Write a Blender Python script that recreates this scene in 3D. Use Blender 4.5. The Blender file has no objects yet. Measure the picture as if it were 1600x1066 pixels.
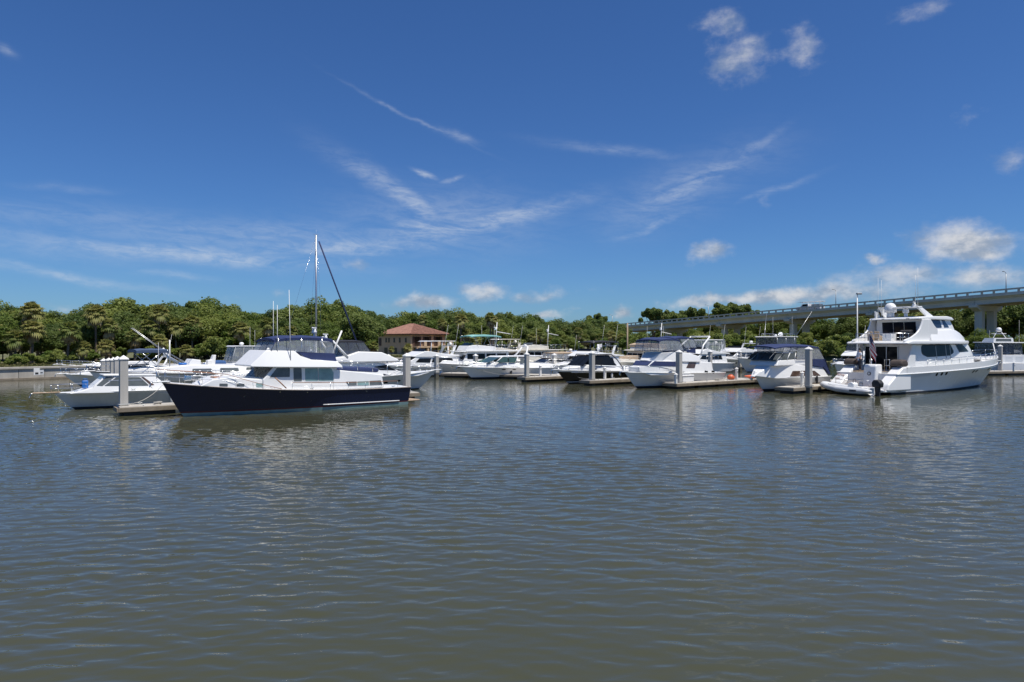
import bpy, bmesh, math, random
import numpy as np
from mathutils import Vector, Matrix
from mathutils.geometry import tessellate_polygon
R = math.radians
rnd = random.Random(7)
scn = bpy.context.scene
col = scn.collection

# ------------------------------------------------------------------ camera
F, CH, CX, CY = 1067.0, 4.2, 800.0, 533.0        # focal length in photo pixels, eye height, principal point
cam = bpy.data.cameras.new('camera')
cam.sensor_width = 36.0
cam.lens = 36.0 * F / 1600.0
cam.clip_start, cam.clip_end = 0.1, 20000.0
camo = bpy.data.objects.new('camera', cam)
camo.location = (0, 0, CH)
camo.rotation_euler = (R(90), 0, 0)
col.objects.link(camo)
scn.camera = camo

# ------------------------------------------------------------------ light
SUN_EL = R(69)
SH = Vector((0.80, -0.60)).normalized()           # horizontal direction towards the sun
sun = bpy.data.lights.new('sun', 'SUN')
sun.energy, sun.angle, sun.color = 4.8, R(0.55), (1.0, 0.95, 0.87)
suno = bpy.data.objects.new('sun', sun)
sd = Vector((SH.x * math.cos(SUN_EL), SH.y * math.cos(SUN_EL), math.sin(SUN_EL)))
suno.rotation_euler = sd.to_track_quat('Z', 'Y').to_euler()
suno.location = (20, -20, 60)
col.objects.link(suno)
scn.view_settings.view_transform = 'Standard'
scn.view_settings.look = 'None'
scn.view_settings.gamma = 1.0
scn.view_settings.exposure = 0.15

# ------------------------------------------------------------------ sky
world = bpy.data.worlds.new('World')
scn.world = world
world.use_nodes = True
NT = world.node_tree
NT.nodes.clear()
class NB:                                          # tiny node-tree writer
    def __init__(s, nt): s.nt = nt
    def new(s, t, **k):
        n = s.nt.nodes.new(t)
        for a, v in k.items(): setattr(n, a, v)
        return n
    def put(s, sock, v):
        if isinstance(v, bpy.types.NodeSocket): s.nt.links.new(v, sock)
        else: sock.default_value = v
    def m(s, op, a, b=0.0, c=0.0, clamp=False):
        n = s.new('ShaderNodeMath', operation=op, use_clamp=clamp)
        s.put(n.inputs[0], a); s.put(n.inputs[1], b); s.put(n.inputs[2], c)
        return n.outputs[0]
    def mr(s, v, a, b, c=0.0, d=1.0, smooth=True):
        n = s.new('ShaderNodeMapRange', interpolation_type='SMOOTHSTEP' if smooth else 'LINEAR')
        for i, q in enumerate((v, a, b, c, d)): s.put(n.inputs[i], q)
        return n.outputs[0]
    def xyz(s, x, y, z=0.0):
        n = s.new('ShaderNodeCombineXYZ')
        for i, q in enumerate((x, y, z)): s.put(n.inputs[i], q)
        return n.outputs[0]
    def noise(s, vec, scale, detail=4.0, rough=0.55, dist=0.0, out=0):
        n = s.new('ShaderNodeTexNoise')
        s.put(n.inputs['Vector'], vec); s.put(n.inputs['Scale'], scale)
        s.put(n.inputs['Detail'], detail); s.put(n.inputs['Roughness'], rough); s.put(n.inputs['Distortion'], dist)
        return n.outputs[out]
    def mix(s, f, a, b, t='RGBA', blend='MIX'):
        n = s.new('ShaderNodeMix', data_type=t)
        if t == 'RGBA': n.blend_type = blend
        i = {'RGBA': (0, 6, 7, 2), 'FLOAT': (0, 2, 3, 0)}[t]
        s.put(n.inputs[i[0]], f); s.put(n.inputs[i[1]], a); s.put(n.inputs[i[2]], b)
        return n.outputs[i[3]]
w = NB(NT)
sky = w.new('ShaderNodeTexSky', sky_type='NISHITA', sun_disc=False)
sky.sun_elevation = SUN_EL
sky.sun_rotation = math.atan2(SH.x, SH.y)
sky.altitude, sky.air_density, sky.dust_density, sky.ozone_density = 0.0, 1.0, 0.25, 4.0
tc = w.new('ShaderNodeTexCoord')
sep = w.new('ShaderNodeSeparateXYZ')
NT.links.new(tc.outputs['Generated'], sep.inputs[0])
X_, Y_, Z_ = sep.outputs
az = w.m('ARCTAN2', X_, Y_)
el = w.m('ARCSINE', Z_)
# cirrus: (photo px, py, half length, half width, tilt deg up to the right, density)
CIR = [(430, 372, 330, 34, 1, .40), (700, 345, 170, 55, 0, .38), (1060, 300, 150, 45, 18, .36), (300, 398, 240, 16, -2, .85), (560, 384, 200, 16, 5, .85), (770, 348, 150, 17, 14, .95), (630, 312, 120, 17, -30, .85), (668, 362, 110, 30, 6, .85),
       (1080, 290, 120, 19, 21, .72), (1025, 350, 80, 7, 17, .5), (1170, 245, 60, 9, 35, .45), (960, 235, 120, 8, -8, .3),
       (110, 436, 130, 9, -8, .6), (270, 432, 55, 7, -4, .4), (640, 180, 110, 3, -22, .42), (712, 210, 34, 7, -16, .55),
       (660, 273, 20, 4.5, -20, .95), (702, 282, 20, 4, 14, .7), (100, 296, 70, 8, 4, .26), (120, 340, 260, 24, 3, .25),
       (60, 385, 190, 28, -4, .28), (1215, 300, 60, 6, 18, .36), (10, 78, 18, 8, -15, .4)]
CUM = [(1130, 45, 50, 40, -40, .50), (1160, 92, 55, 36, 0, .60), (1255, 75, 40, 40, 30, .46), (1210, 88, 80, 18, 5, .48),
       (1508, 378, 76, 28, -8, 1.0), (1540, 392, 52, 16, 0, .9), (1106, 396, 46, 18, 4, .72), (752, 456, 46, 17, 0, .85),
       (662, 472, 60, 14, 0, .85), (1370, 405, 20, 10, 0, .8), (1400, 432, 110, 24, 3, .7), (1545, 428, 85, 26, 0, .75),
       (1230, 462, 130, 13, 4, .95), (1120, 470, 90, 11, 3, .8), (1330, 455, 120, 18, 0, .7), (972, 486, 20, 12, 0, .8), (840, 462, 60, 12, 0, .6),
       (556, 413, 36, 13, 0, .42), (1435, 14, 56, 20, 8, .4), (1585, 250, 36, 26, 30, .4), (1500, 178, 28, 16, 12, .4), (1190, 315, 16, 14, 40, .3),
       (850, 492, 40, 9, 0, .7), (105, 484, 18, 10, 0, .4), (375, 465, 36, 12, 0, .22), (930, 452, 70, 14, 0, .3), (450, 460, 30, 10, 0, .3)]
def cloud_field(items, warp, soft):
    total = None
    wx = w.m('MULTIPLY', w.m('SUBTRACT', warp[0], 0.5), warp[2])
    wy = w.m('MULTIPLY', w.m('SUBTRACT', warp[1], 0.5), warp[2] * 0.6)
    A, E_ = w.m('ADD', az, wx), w.m('ADD', el, wy)
    for px, py, rx, ry, rot, den in items:
        u, v = (px - CX) / F, (CY - py) / F
        a0 = math.atan(u); e0 = math.atan(v * math.cos(a0))
        rx_, ry_ = rx / F * math.cos(a0), ry / F * math.cos(a0)
        c, s_ = math.cos(R(rot)), math.sin(R(rot))
        dx, dy = w.m('SUBTRACT', A, a0), w.m('SUBTRACT', E_, e0)
        p = w.m('MULTIPLY_ADD', dx, c / rx_, w.m('MULTIPLY', dy, s_ / rx_))
        q = w.m('MULTIPLY_ADD', dy, c / ry_, w.m('MULTIPLY', dx, -s_ / ry_))
        r2 = w.m('MULTIPLY_ADD', p, p, w.m('MULTIPLY', q, q))
        g = w.m('MULTIPLY', w.m('EXPONENT', w.m('MULTIPLY', r2, -soft)), den)
        total = g if total is None else w.m('MAXIMUM', total, g)
    return total
dirv = w.xyz(az, el)
n1 = w.noise(dirv, 7.0, 5.0, 0.6)
n2 = w.noise(w.xyz(az, el, 5.0), 7.0, 5.0, 0.6)
cir = cloud_field(CIR, (n1, n2, 0.055), 1.5)
fib = w.noise(w.xyz(w.m('MULTIPLY_ADD', el, 2.2, az), w.m('MULTIPLY_ADD', az, -0.25, w.m('MULTIPLY', el, 4.0)), 2.0), 9.0, 9.0, 0.66, 1.0)
fib2 = w.noise(w.xyz(w.m('MULTIPLY_ADD', el, 1.4, az), w.m('MULTIPLY_ADD', az, -0.3, w.m('MULTIPLY', el, 3.0)), 6.0), 34.0, 8.0, 0.68, 0.8)
cir = w.m('MULTIPLY', w.m('MULTIPLY', cir, w.mr(fib, 0.24, 0.66)), w.mr(fib2, 0.30, 0.62, 0.45, 1.0))
n3 = w.noise(dirv, 16.0, 7.0, 0.62)
n4 = w.noise(w.xyz(az, el, 9.0), 16.0, 7.0, 0.62)
cum = cloud_field(CUM, (n3, n4, 0.055), 0.9)
puff = w.noise(w.xyz(az, w.m('MULTIPLY', el, 1.5), 3.0), 26.0, 9.0, 0.6)
# the same low broken cumulus goes on round the whole horizon
band = w.m('MULTIPLY', w.mr(el, 0.11, 0.02), w.mr(w.noise(w.xyz(az, w.m('MULTIPLY', el, 3.5), 1.0), 5.0, 6.0, 0.6), 0.50, 0.68))
cum = w.m('MAXIMUM', cum, w.m('MULTIPLY', band, 0.55))
cum = w.mr(w.m('ADD', cum, w.m('MULTIPLY', w.m('SUBTRACT', puff, 0.5), 0.95)), 0.20, 1.0)
lit = w.mr(w.noise(w.xyz(az, w.m('MULTIPLY_ADD', el, 1.6, -0.012), 3.0), 22.0, 7.0, 0.6), 0.36, 0.62)
cloudcol = w.mix(lit, (2.6, 3.1, 3.9, 1), (5.8, 5.8, 5.9, 1))
tint = w.mix(1.0, sky.outputs[0], (0.31, 0.51, 0.79, 1), blend='MULTIPLY')
c1 = w.mix(w.m('MULTIPLY', cir, 0.72), tint, (5.0, 5.5, 6.2, 1))
c2 = w.mix(w.m('MULTIPLY', cum, 0.90), c1, cloudcol)
bg = w.new('ShaderNodeBackground')
NT.links.new(c2, bg.inputs[0])
bg.inputs[1].default_value = 0.11
out = w.new('ShaderNodeOutputWorld')
NT.links.new(bg.outputs[0], out.inputs[0])

# ------------------------------------------------------------------ materials
MATS = {}
def mat(name, c, rough=0.5, metal=0.0, var=0.08, scale=3.0, bump=0.0, bscale=30.0, spec=0.5, streak=False, rvar=0.0, coat=0.0):
    if name in MATS: return MATS[name]
    m = bpy.data.materials.new(name); m.use_nodes = True
    b = NB(m.node_tree)
    p = m.node_tree.nodes['Principled BSDF']
    p.inputs['Roughness'].default_value = rough
    p.inputs['Metallic'].default_value = metal
    p.inputs['Specular IOR Level'].default_value = spec
    p.inputs['Coat Weight'].default_value = coat
    t = b.new('ShaderNodeTexCoord')
    vec = t.outputs['Object']
    if streak:
        mp = b.new('ShaderNodeMapping'); mp.inputs['Scale'].default_value = (1, 1, 0.12)
        m.node_tree.links.new(vec, mp.inputs[0]); vec = mp.outputs[0]
    nz = b.noise(vec, scale, 6.0, 0.62)
    oi = b.new('ShaderNodeObjectInfo')
    f = b.mr(nz, 0.3, 0.7, 1.0 - var, 1.0 + var, False)
    k = b.new('ShaderNodeVectorMath', operation='SCALE')
    k.inputs[0].default_value = c[:3]
    b.put(k.inputs['Scale'], f)
    b.put(p.inputs['Base Color'], k.outputs[0])
    if rvar: b.put(p.inputs['Roughness'], b.mr(nz, 0.3, 0.7, rough - rvar, rough + rvar, False))
    if bump:
        bp = b.new('ShaderNodeBump'); bp.inputs['Strength'].default_value = bump; bp.inputs['Distance'].default_value = 0.02
        b.put(bp.inputs['Height'], b.noise(t.outputs['Object'], bscale, 4.0, 0.6))
        b.put(p.inputs['Normal'], bp.outputs[0])
    MATS[name] = m
    return m
def vinyl_mat(name, c, alpha):
    m = bpy.data.materials.new(name); m.use_nodes = True
    b = NB(m.node_tree); p = m.node_tree.nodes['Principled BSDF']
    p.inputs['Base Color'].default_value = (*c, 1); p.inputs['Roughness'].default_value = 0.12
    t = b.new('ShaderNodeTexCoord')
    nz = b.noise(t.outputs['Object'], 2.5, 3.0)
    b.put(p.inputs['Alpha'], b.mr(nz, 0.3, 0.7, alpha - 0.08, alpha + 0.08, False))
    bp = b.new('ShaderNodeBump'); bp.inputs['Strength'].default_value = 0.35; bp.inputs['Distance'].default_value = 0.05
    b.put(bp.inputs['Height'], nz); b.put(p.inputs['Normal'], bp.outputs[0])
    MATS[name] = m
    return m
WHITE = mat('white_gelcoat', (.78, .78, .765), .26, var=.018, scale=1.2, streak=True, rvar=.02)
CREAM = mat('cream_gelcoat', (.70, .66, .57), .32, var=.05, scale=1.2, streak=True)
GREYW = mat('grey_and_shade_gelcoat', (.60, .62, .63), .28, var=.05, scale=1.0, streak=True)  # for grey parts; also puts shade into the hulls of some white boats
SILVER = mat('silver_hull_paint', (.56, .57, .55), .25, var=.10, scale=1.5, streak=True)
NAVYH = mat('navy_hull_paint', (.008, .013, .042), .10, var=.10, coat=.4)
BLACKH = mat('black_hull_paint', (.010, .010, .013), .12, coat=.3)
BOTTOM = mat('dark_bottom_paint', (.016, .018, .026), .6)
MAROON = mat('maroon_boot_stripe', (.09, .012, .02), .35)
TEAL = mat('pale_teal_waterline', (.17, .27, .27), .4, var=.2, scale=2)
TEAK = mat('varnished_teak', (.30, .12, .045), .35, var=.25, scale=6)
TEAKD = mat('weathered_teak_deck', (.36, .26, .17), .65, var=.2, scale=6)
GLASS = mat('dark_tinted_glass', (.010, .012, .015), .05, var=.3, scale=.8, spec=.14)
TGLASS = mat('curtained_pale_glass', (.19, .30, .30), .06, var=.25, scale=1.6, spec=.3)
GGLASS = mat('grey_glass', (.10, .115, .118), .05, var=.35, scale=1.4, spec=.3)
BROWNG = mat('brown_curtain_glass', (.085, .055, .042), .08, var=.4, scale=2.5)
NAVYC = mat('navy_canvas', (.018, .032, .105), .8, var=.18, scale=2.2, bump=.4, bscale=4)
BLUEC = mat('blue_canvas', (.035, .10, .26), .8, var=.15, scale=2.2, bump=.4, bscale=4)
BLACKC = mat('black_canvas', (.018, .018, .022), .8, var=.2, bump=.4, bscale=4)
SLATEC = mat('slate_blue_canvas', (.055, .085, .15), .8, var=.15, bump=.3, bscale=4)
TEALC = mat('sea_green_canvas', (.20, .43, .40), .8, var=.1, bump=.3, bscale=4)
TANC = mat('tan_canvas', (.42, .32, .22), .85, var=.15, bump=.4, bscale=4)
BROWNC = mat('brown_cover_cloth', (.075, .058, .05), .85, var=.25, bump=.5, bscale=5)
STEEL = mat('stainless_steel', (.62, .63, .64), .22, 1.0, var=.05)
ALU = mat('brushed_aluminium', (.55, .56, .57), .38, .9, var=.05)
RUBBER = mat('black_rubber', (.02, .02, .022), .6)
HYPALON = mat('pale_grey_tube_fabric', (.58, .59, .60), .5, var=.05)
ORANGE = mat('orange_plastic', (.62, .13, .05), .45)
BLUEP = mat('blue_plastic', (.02, .14, .46), .4)
CONC = mat('weathered_concrete', (.40, .37, .32), .85, var=.22, scale=1.3, bump=.35, bscale=14, streak=True)
PILEM = mat('piling_concrete', (.46, .44, .40), .8, var=.14, scale=2.0, bump=.25, bscale=20, streak=True)
DOCKM = mat('dock_deck_concrete', (.44, .41, .36), .85, var=.18, scale=1.5, bump=.25, bscale=20)
FASC = mat('timber_waler', (.23, .19, .14), .8, var=.25, scale=2.0, bump=.4, bscale=12)
CAPM = mat('white_pile_cap', (.74, .73, .70), .5, var=.08)
BRIDGEM = mat('bridge_concrete', (.64, .58, .49), .85, var=.12, scale=.25, bump=.2, bscale=6, streak=True)
BARRM = mat('barrier_concrete', (.58, .52, .43), .85, var=.15, scale=.5, bump=.2, bscale=6, streak=True)
STUCCO = mat('tan_stucco', (.58, .42, .29), .9, var=.07, scale=.8, bump=.2, bscale=20)
STUCCOL = mat('pale_trim_stucco', (.62, .44, .29), .9, var=.06)
ROOFT = mat('terracotta_tile', (.26, .13, .095), .8, var=.30, scale=1.6, bump=.5, bscale=8)
BARK = mat('grey_bark', (.15, .115, .085), .9, var=.3, scale=3, bump=.6, bscale=10)
GALV = mat('galvanised_pole', (.36, .37, .37), .5, .4)
SKIN = mat('skin', (.50, .30, .21), .55)
SHIRT = mat('pale_blue_white_shirt', (.66, .69, .76), .85)
TROUS = mat('dark_trousers', (.02, .022, .035), .85)
HAIR = mat('dark_hair', (.02, .016, .013), .6)
RED = mat('flag_red', (.42, .03, .05), .8)
FWHITE = mat('flag_white', (.72, .70, .68), .8)
FBLUE = mat('flag_blue', (.025, .035, .12), .8)
VINYL = vinyl_mat('clear_vinyl', (.42, .45, .48), .42)
DVINYL = vinyl_mat('smoked_vinyl', (.10, .11, .13), .62)

# ------------------------------------------------------------------ mesh helpers
def link(name, me, m, parent=None, smooth=False, bevel=0.0, seg=2):
    if m is not None and not me.materials: me.materials.append(m)
    o = bpy.data.objects.new(name, me)
    col.objects.link(o)
    if parent is not None: o.parent = parent
    if smooth: me.polygons.foreach_set('use_smooth', [True] * len(me.polygons))
    if bevel:
        md = o.modifiers.new('bevel', 'BEVEL'); md.width = bevel; md.segments = seg; md.limit_method = 'ANGLE'; md.angle_limit = R(28)
        md.harden_normals = False
        me.polygons.foreach_set('use_smooth', [True] * len(me.polygons))
        wn = o.modifiers.new('normals', 'WEIGHTED_NORMAL'); wn.keep_sharp = False
    return o
class MB:
    def __init__(s): s.v, s.f = [], []
    def add(s, v, f):
        o = len(s.v); s.v += [tuple(q) for q in v]; s.f += [tuple(i + o for i in q) for q in f]; return s
    def box(s, c, d, rz=0.0, ry=0.0):
        M_ = Matrix.Rotation(rz, 3, 'Z') @ Matrix.Rotation(ry, 3, 'Y')
        vs = [M_ @ Vector((sx * d[0] / 2, sy * d[1] / 2, sz * d[2] / 2)) + Vector(c) for sx in (-1, 1) for sy in (-1, 1) for sz in (-1, 1)]
        return s.add(vs, [(0, 1, 3, 2), (4, 6, 7, 5), (0, 4, 5, 1), (2, 3, 7, 6), (0, 2, 6, 4), (1, 5, 7, 3)])
    def tube(s, path, r, n=6, closed=False):
        P = [Vector(p) for p in path]; k = len(P); rr = r if isinstance(r, (list, tuple)) else [r] * k
        vs, fs = [], []
        for i, p in enumerate(P):
            a = P[i - 1] if (i > 0 or closed) else P[i]; b = P[(i + 1) % k] if (i < k - 1 or closed) else P[i]
            t = (b - a)
            t = t.normalized() if t.length > 1e-9 else Vector((0, 0, 1))
            up = Vector((0, 0, 1)) if abs(t.z) < .95 else Vector((1, 0, 0))
            x = t.cross(up).normalized(); y = t.cross(x)
            for j in range(n):
                q = 2 * math.pi * j / n
                vs.append(p + (x * math.cos(q) + y * math.sin(q)) * rr[i])
        for i in range(k if closed else k - 1):
            for j in range(n):
                a = i * n + j; b = i * n + (j + 1) % n; c = ((i + 1) % k) * n + (j + 1) % n; d = ((i + 1) % k) * n + j
                fs.append((a, b, c, d))
        if not closed:
            fs.append(tuple(range(n - 1, -1, -1))); fs.append(tuple((k - 1) * n + j for j in range(n)))
        return s.add(vs, fs)
    def lathe(s, prof, c=(0, 0, 0), n=14):
        vs, fs = [], []
        for r, z in prof:
            for j in range(n):
                q = 2 * math.pi * j / n
                vs.append((c[0] + r * math.cos(q), c[1] + r * math.sin(q), c[2] + z))
        for i in range(len(prof) - 1):
            for j in range(n):
                fs.append((i * n + j, i * n + (j + 1) % n, (i + 1) * n + (j + 1) % n, (i + 1) * n + j))
        fs.append(tuple(range(n - 1, -1, -1))); fs.append(tuple((len(prof) - 1) * n + j for j in range(n)))
        return s.add(vs, fs)
    def grid(s, fn, nu, nv, thick=None):
        vs = [fn(i / nu, j / nv) for i in range(nu + 1) for j in range(nv + 1)]
        fs = [(i * (nv + 1) + j, (i + 1) * (nv + 1) + j, (i + 1) * (nv + 1) + j + 1, i * (nv + 1) + j + 1) for i in range(nu) for j in range(nv)]
        return s.add(vs, fs)
    def build(s, name, m, parent=None, smooth=False, bevel=0.0, seg=2):
        me = bpy.data.meshes.new(name); me.from_pydata(s.v, [], s.f); me.update()
        bm = bmesh.new(); bm.from_mesh(me); bmesh.ops.recalc_face_normals(bm, faces=bm.faces); bm.to_mesh(me); bm.free()
        return link(name, me, m, parent, smooth, bevel, seg)
def tag(o, label, cat=None, group=None, kind=None):
    if label: o['label'] = label
    if cat: o['category'] = cat
    if group: o['group'] = group
    if kind: o['kind'] = kind
    return o
def thing(name, label, cat, loc=(0, 0, 0), rz=0.0, group=None):
    o = bpy.data.objects.new(name, None); col.objects.link(o)
    o.location = loc; o.rotation_euler = (0, 0, rz); o.empty_display_size = .3
    return tag(o, label, cat, group)
def copy_tree(o, parent=None):
    c = o.copy(); col.objects.link(c); c.parent = parent
    for ch in list(o.children): copy_tree(ch, c)
    return c
def WP(px, py):                                   # photo pixel on the water plane
    y = CH * F / (py - CY); return Vector(((px - CX) / F * y, y, 0))
def PX(px, y, z=0.0): return Vector(((px - CX) / F * y, y, z))   # direction px at distance y
def ZP(py, y): return CH - (py - CY) / F * y       # height seen at row py at distance y
def rp(poly, r, k=3):                              # round the corners of a 2d polygon
    out = []
    n = len(poly)
    for i in range(n):
        a, b, c = Vector(poly[i - 1]), Vector(poly[i]), Vector(poly[(i + 1) % n])
        d1, d2 = (a - b), (c - b)
        q = min(r, d1.length * .45, d2.length * .45)
        p, e = b + d1.normalized() * q, b + d2.normalized() * q
        for j in range(k + 1):
            t = j / k
            out.append(tuple(p * (1 - t) ** 2 + b * 2 * t * (1 - t) + e * t * t))
    return out

# ================================================================== the setting
U = Vector((math.cos(R(36)), math.sin(R(36)), 0)); V = Vector((-U.y, U.x, 0))   # marina axes
def poly_sheet(name, pts, m, kind='structure'):
    tris = tessellate_polygon([[Vector(p) for p in pts]])
    me = bpy.data.meshes.new(name); me.from_pydata([tuple(p) for p in pts], [], [tuple(t) for t in tris]); me.update()
    bm = bmesh.new(); bm.from_mesh(me)
    bmesh.ops.recalc_face_normals(bm, faces=bm.faces)
    if sum(f.normal.z for f in bm.faces) < 0: bmesh.ops.reverse_faces(bm, faces=bm.faces)
    bm.to_mesh(me); bm.free()
    o = link(name, me, m); o['kind'] = kind
    return o
def water_mat():
    m = bpy.data.materials.new('harbour_water'); m.use_nodes = True
    b = NB(m.node_tree); p = m.node_tree.nodes['Principled BSDF']
    p.inputs['IOR'].default_value = 1.44
    p.inputs['Roughness'].default_value = 0.03
    g = b.new('ShaderNodeNewGeometry').outputs['Position']
    def rot(a, sx, sy):
        n = b.new('ShaderNodeMapping'); n.inputs['Rotation'].default_value = (0, 0, R(a)); n.inputs['Scale'].default_value = (sx, sy, 1)
        m.node_tree.links.new(g, n.inputs[0]); return n.outputs[0]
    big = b.noise(rot(8, .035, .06), 1.0, 3.0)
    b.put(p.inputs['Base Color'], b.mix(b.mr(big, .35, .65), (.054, .056, .030, 1), (.062, .063, .036, 1)))
    patch = b.mr(b.noise(rot(20, .03, .055), 1.0, 3.0, .5), .36, .64, .45, 1.15)
    # ripples: short crests across the view plus two slanting families of wavelets
    h = b.m('ADD', b.m('MULTIPLY', b.noise(rot(6, 2.2, 4.4), 1.0, 3.0, .55, .3), .024), b.m('MULTIPLY', b.noise(rot(-14, .8, 1.7), 1.0, 2.0, .5, .3), .045))
    bp = b.new('ShaderNodeBump'); bp.inputs['Strength'].default_value = 1.0; bp.inputs['Distance'].default_value = 1.0
    b.put(bp.inputs['Height'], b.m('MULTIPLY', b.m('MULTIPLY', h, patch), .5)); b.put(p.inputs['Normal'], bp.outputs[0])
    return m
def water():
    rs = np.random.RandomState(3)
    X0, X1, Y0, Y1 = -46.0, 52.0, 4.0, 66.0
    xs = np.arange(X0, X1 + .01, .105)
    ys = [Y0]
    while ys[-1] < Y1: ys.append(ys[-1] + .016 + .0027 * ys[-1])
    ys = np.array(ys); ys[-1] = Y1
    GX, GY = np.meshgrid(xs, ys, indexing='ij'); Z = np.zeros_like(GX)
    N = 64
    for i in range(N):                              # two crossing trains of wavelets and a wind ripple between them
        lam = .17 * (.62 / .17) ** rs.uniform() if i % 9 else rs.uniform(.7, 1.3)
        a = R((28, -30, 2)[i % 3] + rs.normal() * 11)
        s_ = (.118 if i % 9 else .075) * math.sqrt(2.0 / N) * rs.uniform(.7, 1.3)
        k = 2 * math.pi / lam
        ph = k * (GX * math.sin(a) + GY * math.cos(a)) + rs.uniform(0, 6.28)
        res = np.clip(lam / (2.7 * (.016 + .0027 * GY)), 0, 1) ** 2    # leave out what the mesh cannot carry
        wave = np.sin(ph); wave = wave + .22 * np.sin(2 * ph + 1.57)
        Z += wave * (s_ / k) * res
    gust = np.zeros_like(GX)
    for i in range(10):
        lam = rs.uniform(8, 30); a = rs.uniform(0, 3.14)
        gust += np.sin(2 * math.pi / lam * (GX * math.sin(a) + GY * 1.6 * math.cos(a)) + rs.uniform(0, 6.28)) / 10 ** .5
    Z *= np.clip(1.0 + .33 * gust, .45, 1.7) * np.interp(GY, [0, 28, 46, 66], [1, 1, .62, .5])   # calmer in the lee of the boats
    edge = np.minimum.reduce([(GX - X0) / 5, (X1 - GX) / 5, (GY - Y0) / 1.2, (Y1 - GY) / 6, np.ones_like(GX)]); Z *= np.clip(edge, 0, 1)
    nx, ny = GX.shape
    v = np.column_stack([GX.ravel(), GY.ravel(), Z.ravel()])
    I = np.arange(nx * ny).reshape(nx, ny)
    f = np.column_stack([I[:-1, :-1].ravel(), I[1:, :-1].ravel(), I[1:, 1:].ravel(), I[:-1, 1:].ravel()])
    B_ = 2500.0
    xo, yo = [-B_, X0, X1, B_], [-600.0, Y0, Y1, B_]
    ev = [(x, y, 0.0) for x in xo for y in yo]; o = len(v)
    ef = [(o + i * 4 + j, o + (i + 1) * 4 + j, o + (i + 1) * 4 + j + 1, o + i * 4 + j + 1) for i in range(3) for j in range(3) if (i, j) != (1, 1)]
    v = np.vstack([v, np.array(ev)]); f = np.vstack([f, np.array(ef)])
    me = bpy.data.meshes.new('water'); n = len(f)
    me.vertices.add(len(v)); me.vertices.foreach_set('co', v.ravel())
    me.loops.add(4 * n); me.loops.foreach_set('vertex_index', f.ravel().astype(np.int32))
    me.polygons.add(n); me.polygons.foreach_set('loop_start', np.arange(0, 4 * n, 4))
    me.polygons.foreach_set('use_smooth', np.ones(n, bool))
    me.update(); me.validate()
    o = link('water', me, water_mat()); o['kind'] = 'structure'
water()

def bank_y(px):                                    # distance of the left bank's wall seen at column px
    return 113.9 / (.837 - (px - CX) / F)
BA, BC = Vector((-174, -71.8, 0)), Vector((14, 152.8, 0))       # seawall line
FAR = [(14, 152.8), (40, 150), (66, 141), (94, 119), (150, 74), (420, -120)]
LANDZ = 1.25
def land_mat():
    m = bpy.data.materials.new('rough_grass_ground'); m.use_nodes = True
    b = NB(m.node_tree); p = m.node_tree.nodes['Principled BSDF']; p.inputs['Roughness'].default_value = .95
    g = b.new('ShaderNodeNewGeometry').outputs['Position']
    a = b.noise(g, .25, 5.0); c = b.noise(g, 3.0, 4.0)
    c1 = b.mix(b.mr(a, .35, .65), (.085, .095, .030, 1), (.20, .17, .085, 1))
    b.put(p.inputs['Base Color'], b.mix(b.mr(c, .35, .7), c1, (.06, .075, .02, 1)))
    bp = b.new('ShaderNodeBump'); bp.inputs['Strength'].default_value = .8; bp.inputs['Distance'].default_value = .1
    b.put(bp.inputs['Height'], c); b.put(p.inputs['Normal'], bp.outputs[0])
    return m
LANDM = land_mat()
poly_sheet('ground', [(BA.x, BA.y, LANDZ)] + [(x, y, LANDZ) for x, y in FAR] + [(2400, -120, LANDZ), (2400, 2400, LANDZ), (-2400, 2400, LANDZ), (-2400, -71.8, LANDZ)], LANDM)
# sloping earth bank below the far shore
mb = MB()
for (a, b_) in zip(FAR[:-1], FAR[1:]):
    n_ = 14
    A_, B_ = Vector((*a, 0)), Vector((*b_, 0)); d_ = (B_ - A_).normalized(); nn = Vector((-d_.y, d_.x, 0))
    if nn.y > 0: nn = -nn
    mb.grid(lambda u, v: A_.lerp(B_, u) + nn * (v * 2.6 - .01) * (1 + .25 * math.sin(u * 37)) + Vector((0, 0, LANDZ - .004 - v * 1.7)), n_, 3)
tag(mb.build('shore_bank', LANDM, smooth=True), None, kind='structure')

# ---- seawall: concrete panels between king posts, with a cap
swd = (BC - BA).normalized(); swl = (BC - BA).length; sang = math.atan2(swd.y, swd.x)
sw = thing('seawall', 'long weathered concrete seawall along the grassy bank', 'seawall', BA, sang)
def one(name, m, parent, c, d, bevel=0.0): return MB().box(c, d).build(name, m, parent, bevel=bevel)
s0 = (Vector((-62, 62, 0)) - BA).dot(swd)
pan = None
one('wall_body', CONC, sw, (s0 / 2, .22, .05), (s0, .3, 2.3))
x = s0; k = 0
while x < swl - 2.4:
    if pan is None: pan = one('wall_panel', CONC, sw, (1.2, .16, .05), (2.37, .24, 2.3), .02); o = pan
    else: o = pan.copy(); col.objects.link(o); o.parent = sw
    o.location = (x, rnd.uniform(-.015, .015), 0); x += 2.4; k += 1
one('wall_cap', CONC, sw, (swl / 2, .2, 1.30), (swl, .62, .24), .03)
one('timber_waler', FASC, sw, (swl / 2, -.02, .12), (swl, .12, .22))
sgn = thing('notice_board', 'small white notice board on the seawall', 'sign', (*(WP(56, 594.4).xy), 0), sang)
one('board', CAPM, sgn, (0, -.30, .95), (.55, .03, .75)); one('board_print', RUBBER, sgn, (0, -.32, .75), (.30, .012, .2))
sg2 = thing('notice_board', 'small grey notice plate on the seawall', 'sign', (*(WP(63.5, 594).xy), 0), sang)
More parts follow.
